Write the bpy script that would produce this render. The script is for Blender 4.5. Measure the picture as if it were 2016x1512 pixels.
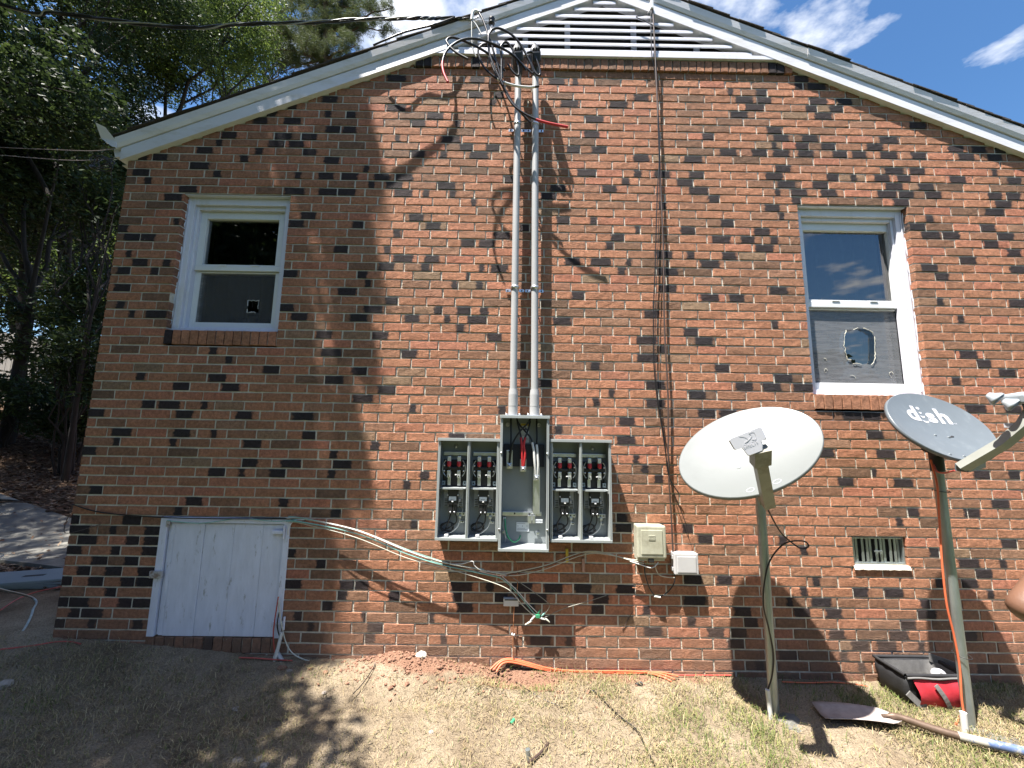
import bpy, bmesh, math, random
import numpy as np
from mathutils import Vector, Matrix, noise
rad = math.radians
random.seed(7); rng = np.random.default_rng(7)
scene = bpy.context.scene
for o in list(bpy.data.objects): bpy.data.objects.remove(o)
COL = scene.collection

# ------------------------------------------------------------------ camera
FPX = 757.0
CAM = np.array([0.0, -2.766, 1.52])
def cam_basis(p, yaw, roll):
    f = np.array([math.sin(yaw)*math.cos(p), math.cos(yaw)*math.cos(p), math.sin(p)])
    r = np.array([math.cos(yaw), -math.sin(yaw), 0.0]); u = np.cross(r, f)
    c, s = math.cos(roll), math.sin(roll)
    return f, c*r+s*u, -s*r+c*u
CF, CR, CU = cam_basis(rad(7.5), rad(.213), rad(.931))
cd = bpy.data.cameras.new('camera'); cam = bpy.data.objects.new('camera', cd); COL.objects.link(cam)
m = Matrix.Identity(4)
for i in range(3): m[i][0] = CR[i]; m[i][1] = CU[i]; m[i][2] = -CF[i]; m[i][3] = CAM[i]
cam.matrix_world = m
cd.sensor_width = 36; cd.lens = FPX/2016*36; cd.clip_start = .02; cd.clip_end = 1000
scene.camera = cam

# ------------------------------------------------------------------ sun, sky, exposure
SUN = np.array([1.3, 1.0, -4.2]); SUNN = SUN/np.linalg.norm(SUN)
SUN_EL = math.asin(-SUNN[2]); SUN_AZ = math.atan2(-SUNN[0], -SUNN[1])
ld = bpy.data.lights.new('sun', 'SUN'); ld.energy = 5.0; ld.angle = rad(.53); ld.color = (1, .955, .89)
lo = bpy.data.objects.new('sun', ld); COL.objects.link(lo)
lo.rotation_euler = Vector(SUNN).to_track_quat('-Z', 'Y').to_euler(); lo.location = (-6, -5, 20)
w = bpy.data.worlds.new('World'); scene.world = w; w.use_nodes = True
nt = w.node_tree; nt.nodes.clear()
def N(nt, t, **k):
    n = nt.nodes.new(t)
    for a, b in k.items(): setattr(n, a, b)
    return n
sky = N(nt, 'ShaderNodeTexSky', sky_type='NISHITA', sun_disc=False, sun_elevation=SUN_EL, sun_rotation=SUN_AZ, air_density=1.0, dust_density=.6, ozone_density=2.2)
tc = N(nt, 'ShaderNodeTexCoord'); sep = N(nt, 'ShaderNodeSeparateXYZ'); nt.links.new(tc.outputs['Generated'], sep.inputs[0])
mz = N(nt, 'ShaderNodeMath', operation='MAXIMUM'); mz.inputs[1].default_value = .06; nt.links.new(sep.outputs[2], mz.inputs[0])
dv = N(nt, 'ShaderNodeVectorMath', operation='DIVIDE'); cb = N(nt, 'ShaderNodeCombineXYZ')
for i in range(3): nt.links.new(mz.outputs[0], cb.inputs[i])
nt.links.new(tc.outputs['Generated'], dv.inputs[0]); nt.links.new(cb.outputs[0], dv.inputs[1])
mp = N(nt, 'ShaderNodeMapping'); mp.inputs['Location'].default_value = (.4, 5.9, 0); mp.inputs['Scale'].default_value = (1.0, 1.05, 1); nt.links.new(dv.outputs[0], mp.inputs[0])
n1 = N(nt, 'ShaderNodeTexNoise'); n1.inputs['Scale'].default_value = 3.4; n1.inputs['Detail'].default_value = 6; n1.inputs['Roughness'].default_value = .56; n1.inputs['Distortion'].default_value = .1
nt.links.new(mp.outputs[0], n1.inputs['Vector'])
cr = N(nt, 'ShaderNodeValToRGB'); cr.color_ramp.elements[0].position = .54; cr.color_ramp.elements[1].position = .70
cr.color_ramp.elements[0].color = (0, 0, 0, 1); cr.color_ramp.elements[1].color = (1, 1, 1, 1)
nt.links.new(n1.outputs['Fac'], cr.inputs[0])
mx = N(nt, 'ShaderNodeMix', data_type='RGBA'); mx.inputs['B'].default_value = (6.2, 6.4, 6.8, 1)
hs = N(nt, 'ShaderNodeHueSaturation'); hs.inputs['Saturation'].default_value = 1.22; nt.links.new(sky.outputs[0], hs.inputs['Color'])
hz_ = N(nt, 'ShaderNodeMath', operation='GREATER_THAN'); hz_.inputs[1].default_value = .02; nt.links.new(sep.outputs[2], hz_.inputs[0]); cm_ = N(nt, 'ShaderNodeMath', operation='MULTIPLY'); nt.links.new(cr.outputs[0], cm_.inputs[0]); nt.links.new(hz_.outputs[0], cm_.inputs[1]); nt.links.new(cm_.outputs[0], mx.inputs['Factor']); nt.links.new(hs.outputs[0], mx.inputs['A'])
bg = N(nt, 'ShaderNodeBackground'); bg.inputs['Strength'].default_value = .074; nt.links.new(mx.outputs['Result'], bg.inputs['Color'])
wo = N(nt, 'ShaderNodeOutputWorld'); nt.links.new(bg.outputs[0], wo.inputs[0])
vs = scene.view_settings; vs.view_transform = 'Standard'; vs.look = 'None'; vs.gamma = 1; vs.use_curve_mapping = False; vs.exposure = 1.55
scene.render.engine = 'CYCLES'; scene.cycles.max_bounces = 5; scene.cycles.diffuse_bounces = 1; scene.cycles.glossy_bounces = 3; scene.cycles.transparent_max_bounces = 8

# ------------------------------------------------------------------ layout helpers
def ray(x, y): return CF + (x-1008)/FPX*CR - (y-756)/FPX*CU
def at(x, y, Y=0.0):
    d = ray(x, y); return Vector(CAM + d*((Y-CAM[1])/d[1]))
WB_X = [-3.6, -2.99, -2.35, -1.53, -.79, 0, 1.16, 2.17, 3.35, 4.6]; WB_Z = [.165, .137, .10, .041, .022, -.012, -.041, -.059, -.066, -.08]
def gnd(x, y):
    b = np.interp(x, WB_X, WB_Z) + .02*np.clip(y, -30, 0)
    s = (-(x+5.4)*.74 + (y-1.9)*.67); h = .22*np.clip(s, 0, 16)
    side = np.clip((-3.1-x)/1.2, 0, 1)
    b = b + side*.04 + h*np.clip((-3.2-x)/1.5, 0, 1)
    # spoil heap and dug hollow beside the wall
    b = b + .075*np.exp(-(((x+.70)/.20)**2+((y+.05)/.09)**2)) + .03*np.exp(-(((x+.38)/.25)**2+((y+.05)/.08)**2))
    b = b - .07*np.exp(-(((x-.10)/.17)**2+((y+.14)/.06)**2)) - .05*np.exp(-(((x+.62)/.28)**2+((y+.33)/.10)**2))
    b = b + .03*np.exp(-(((x+.2)/.5)**2+((y+.24)/.06)**2))
    return b
def gp(x, y):
    d = ray(x, y); lo_, hi = .3, 60.0
    t = .5
    while t < 40:
        p = CAM + d*t
        if p[2] < gnd(p[0], p[1]): break
        t += .01
    return Vector(p)
def on_gnd(x, y, dz=0.0): return Vector((x, y, float(gnd(x, y))+dz))

# ------------------------------------------------------------------ materials
MATS = {}
def newmat(name):
    mt = bpy.data.materials.new(name); mt.use_nodes = True; n = mt.node_tree; b = n.nodes['Principled BSDF']; MATS[name] = mt
    return mt, n, b
def mat(name, col, rough=.6, metal=0.0, var=.18, vscale=6.0, bump=0.0, bscale=60.0, spec=.5, stretch=(1, 1, 1), dirt=None, dscale=3.0, dpos=(.5, .7)):
    mt, n, b = newmat(name)
    t = N(n, 'ShaderNodeTexCoord'); mpn = N(n, 'ShaderNodeMapping'); mpn.inputs['Scale'].default_value = stretch
    n.links.new(t.outputs['Object'], mpn.inputs[0])
    no = N(n, 'ShaderNodeTexNoise'); no.inputs['Scale'].default_value = vscale; no.inputs['Detail'].default_value = 6; no.inputs['Roughness'].default_value = .65
    n.links.new(mpn.outputs[0], no.inputs['Vector'])
    mr = N(n, 'ShaderNodeMapRange'); mr.inputs['From Min'].default_value = .3; mr.inputs['From Max'].default_value = .7; mr.inputs['To Min'].default_value = 1-var; mr.inputs['To Max'].default_value = 1+var
    n.links.new(no.outputs['Fac'], mr.inputs[0])
    mu = N(n, 'ShaderNodeVectorMath', operation='SCALE'); mu.inputs[0].default_value = col; n.links.new(mr.outputs[0], mu.inputs['Scale'])
    out = mu.outputs[0]
    if dirt:
        dn = N(n, 'ShaderNodeTexNoise'); dn.inputs['Scale'].default_value = dscale; dn.inputs['Detail'].default_value = 8; dn.inputs['Roughness'].default_value = .7
        n.links.new(mpn.outputs[0], dn.inputs['Vector'])
        dr = N(n, 'ShaderNodeMapRange'); dr.inputs['From Min'].default_value = dpos[0]; dr.inputs['From Max'].default_value = dpos[1]; n.links.new(dn.outputs['Fac'], dr.inputs[0])
        dm = N(n, 'ShaderNodeMix', data_type='RGBA'); dm.inputs['B'].default_value = (*dirt, 1); n.links.new(dr.outputs[0], dm.inputs['Factor']); n.links.new(out, dm.inputs['A']); out = dm.outputs['Result']
    n.links.new(out, b.inputs['Base Color'])
    b.inputs['Roughness'].default_value = rough; b.inputs['Metallic'].default_value = metal; b.inputs['Specular IOR Level'].default_value = spec
    if bump:
        bn = N(n, 'ShaderNodeTexNoise'); bn.inputs['Scale'].default_value = bscale; bn.inputs['Detail'].default_value = 5; n.links.new(mpn.outputs[0], bn.inputs['Vector'])
        bp = N(n, 'ShaderNodeBump'); bp.inputs['Strength'].default_value = bump; bp.inputs['Distance'].default_value = .01; n.links.new(bn.outputs['Fac'], bp.inputs['Height']); n.links.new(bp.outputs[0], b.inputs['Normal'])
    return mt
def attr(n, name): a = N(n, 'ShaderNodeAttribute'); a.attribute_name = name; return a
def ramp(n, stops):
    r = N(n, 'ShaderNodeValToRGB'); e = r.color_ramp.elements
    while len(e) < len(stops): e.new(.5)
    for i, (p, c) in enumerate(stops): e[i].position = p; e[i].color = (*c, 1)
    return r

def brick_material():
    mt, n, b = newmat('fired_brick'); L_ = n.links.new
    r1 = attr(n, 'r1'); du = attr(n, 'du'); dc = attr(n, 'dc'); dwid = attr(n, 'dw'); soil = attr(n, 'soil')
    rp = ramp(n, [(0, (.18, .106, .068)), (.13, (.30, .152, .091)), (.45, (.405, .186, .106)), (.75, (.45, .204, .117)), (.9, (.45, .178, .110)), (1, (.28, .188, .117))])
    L_(r1.outputs['Fac'], rp.inputs[0])
    t = N(n, 'ShaderNodeTexCoord')
    no = N(n, 'ShaderNodeTexNoise'); no.inputs['Scale'].default_value = 45; no.inputs['Detail'].default_value = 4; no.inputs['Roughness'].default_value = .7; L_(t.outputs['Object'], no.inputs['Vector'])
    mr = N(n, 'ShaderNodeMapRange'); mr.inputs['From Min'].default_value = .25; mr.inputs['From Max'].default_value = .75; mr.inputs['To Min'].default_value = .5; mr.inputs['To Max'].default_value = 1.42; L_(no.outputs['Fac'], mr.inputs[0])
    nb5 = N(n, 'ShaderNodeTexNoise'); nb5.inputs['Scale'].default_value = 14; nb5.inputs['Detail'].default_value = 3; L_(t.outputs['Object'], nb5.inputs['Vector'])
    mb5 = N(n, 'ShaderNodeMapRange'); mb5.inputs['From Min'].default_value = .3; mb5.inputs['From Max'].default_value = .55; mb5.inputs['To Min'].default_value = .86; mb5.inputs['To Max'].default_value = 1.05; L_(nb5.outputs['Fac'], mb5.inputs[0])
    mm5 = N(n, 'ShaderNodeMath', operation='MULTIPLY'); L_(mr.outputs[0], mm5.inputs[0]); L_(mb5.outputs[0], mm5.inputs[1])
    mu = N(n, 'ShaderNodeVectorMath', operation='SCALE'); L_(rp.outputs[0], mu.inputs[0]); L_(mm5.outputs[0], mu.inputs['Scale'])
    # flashed (burnt) patch of the brick: |u - dc| < dw with a soft, ragged edge
    n2 = N(n, 'ShaderNodeTexNoise'); n2.inputs['Scale'].default_value = 38; n2.inputs['Detail'].default_value = 2; L_(t.outputs['Object'], n2.inputs['Vector'])
    sb = N(n, 'ShaderNodeMath', operation='SUBTRACT'); L_(du.outputs['Fac'], sb.inputs[0]); L_(dc.outputs['Fac'], sb.inputs[1])
    ab = N(n, 'ShaderNodeMath', operation='ABSOLUTE'); L_(sb.outputs[0], ab.inputs[0])
    nz = N(n, 'ShaderNodeMath', operation='MULTIPLY_ADD'); nz.inputs[1].default_value = .045; L_(n2.outputs['Fac'], nz.inputs[0]); L_(ab.outputs[0], nz.inputs[2])
    d2 = N(n, 'ShaderNodeMath', operation='SUBTRACT'); L_(dwid.outputs['Fac'], d2.inputs[0]); L_(nz.outputs[0], d2.inputs[1])
    dm = N(n, 'ShaderNodeMapRange'); dm.inputs['From Min'].default_value = -.022; dm.inputs['From Max'].default_value = -.008; dm.inputs['To Max'].default_value = .96; L_(d2.outputs[0], dm.inputs[0])
    dk = N(n, 'ShaderNodeMix', data_type='RGBA'); L_(dm.outputs[0], dk.inputs['Factor']); L_(mu.outputs[0], dk.inputs['A'])
    dcol = N(n, 'ShaderNodeVectorMath', operation='SCALE'); dcol.inputs[0].default_value = (.024, .022, .026); L_(mr.outputs[0], dcol.inputs['Scale']); L_(dcol.outputs[0], dk.inputs['B'])
    # mud splash near the ground and pale lime specks
    n3 = N(n, 'ShaderNodeTexNoise'); n3.inputs['Scale'].default_value = 9; n3.inputs['Detail'].default_value = 3; L_(t.outputs['Object'], n3.inputs['Vector'])
    sm = N(n, 'ShaderNodeMath', operation='MULTIPLY'); L_(n3.outputs['Fac'], sm.inputs[0]); L_(soil.outputs['Fac'], sm.inputs[1])
    so = N(n, 'ShaderNodeMix', data_type='RGBA'); so.inputs['B'].default_value = (.20, .13, .095, 1); L_(sm.outputs[0], so.inputs['Factor']); L_(dk.outputs['Result'], so.inputs['A'])
    n4 = N(n, 'ShaderNodeTexNoise'); n4.inputs['Scale'].default_value = 26; n4.inputs['Detail'].default_value = 2; L_(t.outputs['Object'], n4.inputs['Vector'])
    lm = N(n, 'ShaderNodeMapRange'); lm.inputs['From Min'].default_value = .735; lm.inputs['From Max'].default_value = .78; lm.inputs['To Max'].default_value = .5; L_(n4.outputs['Fac'], lm.inputs[0])
    li = N(n, 'ShaderNodeMix', data_type='RGBA'); li.inputs['B'].default_value = (.55, .50, .42, 1); L_(lm.outputs[0], li.inputs['Factor']); L_(so.outputs['Result'], li.inputs['A'])
    L_(li.outputs['Result'], b.inputs['Base Color']); b.inputs['Roughness'].default_value = .85; b.inputs['Specular IOR Level'].default_value = .3
    mpn = N(n, 'ShaderNodeMapping'); mpn.inputs['Scale'].default_value = (1, 1, 1.9); L_(t.outputs['Object'], mpn.inputs[0])
    b1 = N(n, 'ShaderNodeTexNoise'); b1.inputs['Scale'].default_value = 70; b1.inputs['Detail'].default_value = 4; b1.inputs['Roughness'].default_value = .65; b1.inputs['Distortion'].default_value = .8; L_(mpn.outputs[0], b1.inputs['Vector'])
    bp = N(n, 'ShaderNodeBump'); bp.inputs['Strength'].default_value = .9; bp.inputs['Distance'].default_value = .009; L_(b1.outputs['Fac'], bp.inputs['Height']); L_(bp.outputs[0], b.inputs['Normal'])
    return mt
BRICK = brick_material()
MORTAR = mat('mortar', (.68, .63, .53), .95, var=.2, vscale=25, bump=.5, bscale=120, dirt=(.46, .41, .34), dscale=4)
WHITE = mat('white_paint', (.78, .78, .85), .45, var=.05, vscale=4, dirt=(.62, .61, .56), dscale=5, dpos=(.55, .8), bump=.06, bscale=30, stretch=(1, 1, .4))
RAKE = mat('rake_paint', (.76, .75, .78), .5, var=.06, vscale=3, dirt=(.52, .48, .38), dscale=4, dpos=(.52, .8), bump=.05, bscale=25, stretch=(.5, 1, 2))
VINYL = mat('white_vinyl', (.80, .81, .81), .35, var=.04, vscale=3)
DOORP = mat('old_white_paint', (.77, .78, .88), .6, var=.08, vscale=10, dirt=(.30, .28, .25), dscale=16, dpos=(.60, .72), bump=.25, bscale=40, stretch=(1.6, 1, .45))
SHINGLE = mat('asphalt_shingle', (.06, .052, .047), .95, var=.4, vscale=60, bump=.5, bscale=200)
STEEL = mat('grey_enamel', (.34, .365, .36), .42, var=.05, vscale=5, bump=.02, bscale=80)
CARR = mat('carrier_grey', (.40, .42, .42), .5, var=.05)
STEELSH = mat('grey_enamel_shaded', (.27, .30, .31), .5, var=.06, vscale=6)  # same enamel, darkened for the shade inside the boxes
ZINC = mat('zinc_metal', (.62, .64, .66), .32, .85, var=.12, vscale=20)
GALV = mat('galvanised_tube', (.36, .40, .40), .42, .75, var=.22, vscale=9, stretch=(3, 3, .5), dirt=(.30, .33, .30), dscale=5)
PVC = mat('grey_pvc', (.43, .43, .43), .45, var=.05, vscale=5)
PVCW = mat('white_pvc', (.68, .67, .62), .5, var=.1, vscale=12)
BLACK = mat('black_insulation', (.018, .018, .02), .33, var=.15, vscale=30)
BLACKP = mat('black_plastic', (.022, .022, .024), .45, var=.15, vscale=20)
BLUEBLK = mat('barrier_plastic', (.012, .014, .026), .5, var=.1)
RED = mat('red_tape', (.55, .035, .04), .4, var=.1, vscale=30)
WHITEW = mat('white_insulation', (.74, .74, .72), .4, var=.06, vscale=30)
GREENW = mat('green_insulation', (.05, .30, .15), .4, var=.1)
AQUA = mat('aqua_wire', (.25, .50, .44), .45, var=.12, vscale=30)
CREAMW = mat('cream_wire', (.62, .60, .50), .5, var=.12, vscale=30)
COPPER = mat('copper_wire', (.42, .19, .10), .45, .3, var=.2, vscale=20)
BROWNW = mat('brown_cable', (.075, .05, .042), .5, var=.2, vscale=20)
ORANGE = mat('orange_conduit', (.72, .16, .07), .45, var=.1, vscale=20)
REDCAB = mat('red_cable', (.52, .09, .07), .45, var=.1, vscale=20)
BEIGE = mat('beige_plastic', (.50, .49, .38), .5, var=.06, vscale=6, dirt=(.36, .34, .25), dscale=8)
WBOX = mat('white_plastic', (.58, .57, .57), .4, var=.05, vscale=8)
YELLOW = mat('yellow_plastic', (.58, .44, .06), .5, var=.1)
PINKT = mat('faded_tag', (.42, .25, .20), .7, var=.15)
DISHW = mat('dish_white', (.152, .164, .16), .42, var=.03, vscale=4, dirt=(.136, .146, .141), dscale=4)
DISHWL = mat('dish_faded_print', (.178, .19, .186), .4, var=.03)
DISHG = mat('dish_grey', (.135, .155, .17), .36, var=.05, vscale=5, dirt=(.19, .21, .22), dscale=5, dpos=(.55, .8), stretch=(4, 4, .6))
ARMG = mat('arm_grey', (.30, .31, .28), .45, .1, var=.08)
ARMB = mat('arm_beige', (.30, .29, .24), .5, .1, var=.1, vscale=12, dirt=(.19, .17, .13), dscale=9)
LNBG = mat('lnb_plastic', (.58, .58, .61), .45, var=.04)
LNBB = mat('lnb_pale', (.40, .44, .47), .4, var=.04)
PRINT = mat('white_print', (.58, .58, .62), .45, var=.03)
STICK = mat('paper_label', (.70, .74, .78), .5, var=.05)
INK = mat('printed_ink', (.10, .11, .16), .6, var=.1)
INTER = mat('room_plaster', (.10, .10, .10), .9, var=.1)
CURT = mat('curtain_cloth', (.42, .44, .48), .9, var=.08)
DCURT = mat('dark_curtain_cloth', (.012, .016, .015), .9, var=.2)
CONC = mat('concrete', (.14, .135, .12), .9, var=.2, vscale=6, bump=.3, bscale=60, dirt=(.25, .24, .2), dscale=3)  # colour darkened in place of tree shade on the path
STONE = mat('field_stone', (.38, .33, .28), .9, var=.25, vscale=25, bump=.5, bscale=60)
CLAYB = mat('clay_clod', (.27, .145, .095), .95, var=.3, vscale=25, bump=.6, bscale=60)
BAGR = mat('red_nylon', (.50, .025, .04), .75, var=.12, vscale=25, bump=.2, bscale=300)
BAGB = mat('black_nylon', (.022, .022, .024), .7, var=.2, vscale=25, bump=.2, bscale=300)
BAGG = mat('grey_webbing', (.17, .165, .16), .7, var=.2, vscale=40, bump=.2, bscale=300)
SPADE = mat('rusty_spade_steel', (.40, .345, .32), .6, .0, var=.25, vscale=14, dirt=(.24, .15, .11), dscale=7, dpos=(.52, .75), bump=.15, bscale=50)
SOCK = mat('spade_socket', (.16, .11, .08), .5, .4, var=.3, vscale=20)
TAPE = mat('worn_blue_tape', (.10, .15, .29), .5, var=.2, vscale=15, dirt=(.40, .38, .33), dscale=14, dpos=(.45, .55))
COVER = mat('blue_grey_sheet_steel', (.30, .37, .42), .35, .3, var=.08, vscale=5)
SKIN = mat('skin', (.17, .085, .052), .5, var=.1, vscale=14, bump=.08, bscale=120)
SHIRT = mat('shirt_cloth', (.10, .11, .13), .9, var=.15, vscale=10)
JEAN = mat('denim_cloth', (.07, .09, .15), .9, var=.2, vscale=30)
BOOT = mat('boot_leather', (.10, .06, .035), .6, var=.2)
HAIR = mat('hair', (.02, .015, .012), .7, var=.3, vscale=60)
EYEW = mat('eye_white', (.7, .7, .68), .3, var=.02)
BARK = mat('bark', (.026, .021, .017), .95, var=.45, vscale=10, bump=.8, bscale=22, stretch=(2, 2, .35))
BARKP = mat('pine_bark', (.10, .065, .045), .95, var=.45, vscale=9, bump=.8, bscale=18, stretch=(2, 2, .5))
FENCE = mat('weathered_fence_wood', (.30, .28, .25), .85, var=.25, vscale=10, stretch=(4, 4, .4), bump=.2, bscale=40)

def glass_mat():
    mt, n, b = newmat('window_glass'); n.nodes.remove(b); L_ = n.links.new
    g = N(n, 'ShaderNodeBsdfGlossy'); g.inputs['Roughness'].default_value = .015
    t = N(n, 'ShaderNodeBsdfTransparent'); t.inputs['Color'].default_value = (.82, .86, .86, 1)
    f = N(n, 'ShaderNodeFresnel'); f.inputs['IOR'].default_value = 2.6
    mxs = N(n, 'ShaderNodeMixShader'); L_(f.outputs[0], mxs.inputs[0]); L_(t.outputs[0], mxs.inputs[1]); L_(g.outputs[0], mxs.inputs[2]); L_(mxs.outputs[0], n.nodes['Material Output'].inputs[0]); return mt
GLASS = glass_mat()
def screen_mat(name, col, fac):
    mt, n, b = newmat(name); L_ = n.links.new
    t = N(n, 'ShaderNodeBsdfTransparent'); mxs = N(n, 'ShaderNodeMixShader')
    tcx = N(n, 'ShaderNodeTexCoord'); no = N(n, 'ShaderNodeTexNoise'); no.inputs['Scale'].default_value = 14; no.inputs['Detail'].default_value = 5
    mpn = N(n, 'ShaderNodeMapping'); mpn.inputs['Scale'].default_value = (.6, 1, 6); L_(tcx.outputs['Object'], mpn.inputs[0]); L_(mpn.outputs[0], no.inputs['Vector'])
    mr = N(n, 'ShaderNodeMapRange'); mr.inputs['To Min'].default_value = fac-.12; mr.inputs['To Max'].default_value = fac+.12; mr.inputs['From Min'].default_value = .3; mr.inputs['From Max'].default_value = .7; L_(no.outputs['Fac'], mr.inputs[0])
    b.inputs['Base Color'].default_value = (*col, 1); b.inputs['Roughness'].default_value = .8
    L_(mr.outputs[0], mxs.inputs[0]); L_(t.outputs[0], mxs.inputs[1]); L_(b.outputs[0], mxs.inputs[2]); L_(mxs.outputs[0], n.nodes['Material Output'].inputs[0]); return mt
SCREEN = screen_mat('insect_screen', (.25, .26, .275), .55); SCREEND = screen_mat('dark_insect_screen', (.10, .10, .10), .55)
def clear_mat():
    mt, n, b = newmat('clear_plastic'); b.inputs['Base Color'].default_value = (.75, .76, .76, 1); b.inputs['Roughness'].default_value = .25; b.inputs['Metallic'].default_value = .5; return mt
CLEAR = clear_mat()
def leaf_mat(name, stops, tr=.35):
    mt, n, b = newmat(name); L_ = n.links.new
    a = attr(n, 'lr'); rp = ramp(n, stops); L_(a.outputs['Fac'], rp.inputs[0])
    L_(rp.outputs[0], b.inputs['Base Color']); b.inputs['Roughness'].default_value = .55; b.inputs['Specular IOR Level'].default_value = .22
    t = N(n, 'ShaderNodeBsdfTranslucent'); hs = N(n, 'ShaderNodeHueSaturation'); hs.inputs['Value'].default_value = 2.6; hs.inputs['Hue'].default_value = .47
    L_(rp.outputs[0], hs.inputs['Color']); L_(hs.outputs[0], t.inputs['Color'])
    mxs = N(n, 'ShaderNodeMixShader'); mxs.inputs[0].default_value = tr; L_(b.outputs[0], mxs.inputs[1]); L_(t.outputs[0], mxs.inputs[2]); L_(mxs.outputs[0], n.nodes['Material Output'].inputs[0]); return mt
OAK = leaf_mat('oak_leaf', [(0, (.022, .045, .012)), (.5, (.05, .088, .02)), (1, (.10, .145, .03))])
OAKD = leaf_mat('shaded_leaf', [(0, (.010, .021, .007)), (.6, (.020, .038, .011)), (1, (.038, .066, .018))], .22)  # leaf colour darkened, canopy shade put into it
PINE = leaf_mat('pine_needle', [(0, (.035, .055, .022)), (.6, (.06, .085, .032)), (1, (.10, .12, .045))], .2)
def grass_mat():
    mt, n, b = newmat('grass_blade'); a = attr(n, 'col'); n.links.new(a.outputs['Color'], b.inputs['Base Color']); b.inputs['Roughness'].default_value = .7; b.inputs['Specular IOR Level'].default_value = .2
    return mt
GRASS = grass_mat()
def ground_mat():
    mt, n, b = newmat('yard_soil'); L_ = n.links.new
    g = N(n, 'ShaderNodeNewGeometry'); sp = N(n, 'ShaderNodeSeparateXYZ'); L_(g.outputs['Position'], sp.inputs[0])
    no = N(n, 'ShaderNodeTexNoise'); no.inputs['Scale'].default_value = 3.2; no.inputs['Detail'].default_value = 9; no.inputs['Roughness'].default_value = .68; L_(g.outputs['Position'], no.inputs['Vector'])
    rp = ramp(n, [(.32, (.15, .112, .074)), (.5, (.26, .205, .14)), (.68, (.34, .275, .195))]); L_(no.outputs['Fac'], rp.inputs[0])
    nf = N(n, 'ShaderNodeTexNoise'); nf.inputs['Scale'].default_value = 130; nf.inputs['Detail'].default_value = 6; L_(g.outputs['Position'], nf.inputs['Vector'])
    mr = N(n, 'ShaderNodeMapRange'); mr.inputs['From Min'].default_value = .25; mr.inputs['From Max'].default_value = .75; mr.inputs['To Min'].default_value = .55; mr.inputs['To Max'].default_value = 1.4; L_(nf.outputs['Fac'], mr.inputs[0])
    mu = N(n, 'ShaderNodeVectorMath', operation='SCALE'); L_(rp.outputs[0], mu.inputs[0]); L_(mr.outputs[0], mu.inputs['Scale'])
    ca = attr(n, 'clay'); la = attr(n, 'litter')
    ncl = N(n, 'ShaderNodeTexNoise'); ncl.inputs['Scale'].default_value = 8; ncl.inputs['Detail'].default_value = 6; L_(g.outputs['Position'], ncl.inputs['Vector'])
    ad = N(n, 'ShaderNodeMath', operation='ADD'); L_(ca.outputs['Fac'], ad.inputs[0]); L_(ncl.outputs['Fac'], ad.inputs[1])
    cm = N(n, 'ShaderNodeMapRange'); cm.inputs['From Min'].default_value = .9; cm.inputs['From Max'].default_value = 1.15; cm.inputs['To Max'].default_value = .9; L_(ad.outputs[0], cm.inputs[0])
    m1 = N(n, 'ShaderNodeMix', data_type='RGBA'); L_(cm.outputs[0], m1.inputs['Factor']); L_(mu.outputs[0], m1.inputs['A'])
    cc = N(n, 'ShaderNodeVectorMath', operation='SCALE'); cc.inputs[0].default_value = (.26, .14, .092); L_(mr.outputs[0], cc.inputs['Scale']); L_(cc.outputs[0], m1.inputs['B'])
    lr = ramp(n, [(.35, (.045, .03, .02)), (.5, (.13, .085, .055)), (.66, (.30, .22, .15))]); nl = N(n, 'ShaderNodeTexNoise'); nl.inputs['Scale'].default_value = 22; nl.inputs['Detail'].default_value = 9; nl.inputs['Roughness'].default_value = .75; L_(g.outputs['Position'], nl.inputs['Vector']); L_(nl.outputs['Fac'], lr.inputs[0])
    m2 = N(n, 'ShaderNodeMix', data_type='RGBA'); L_(la.outputs['Fac'], m2.inputs['Factor']); L_(m1.outputs['Result'], m2.inputs['A']); L_(lr.outputs[0], m2.inputs['B'])
    lw = attr(n, 'lawn'); gr_ = ramp(n, [(.35, (.04, .055, .02)), (.6, (.09, .10, .04)), (.75, (.17, .14, .075))]); L_(nl.outputs['Fac'], gr_.inputs[0]); m3 = N(n, 'ShaderNodeMix', data_type='RGBA'); L_(lw.outputs['Fac'], m3.inputs['Factor']); L_(m2.outputs['Result'], m3.inputs['A']); L_(gr_.outputs[0], m3.inputs['B'])
    L_(m3.outputs['Result'], b.inputs['Base Color']); b.inputs['Roughness'].default_value = .95; b.inputs['Specular IOR Level'].default_value = .15
    bp = N(n, 'ShaderNodeBump'); bp.inputs['Strength'].default_value = .7; bp.inputs['Distance'].default_value = .02; L_(nf.outputs['Fac'], bp.inputs['Height']); L_(bp.outputs[0], b.inputs['Normal'])
    return mt
GROUND = ground_mat()

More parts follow.
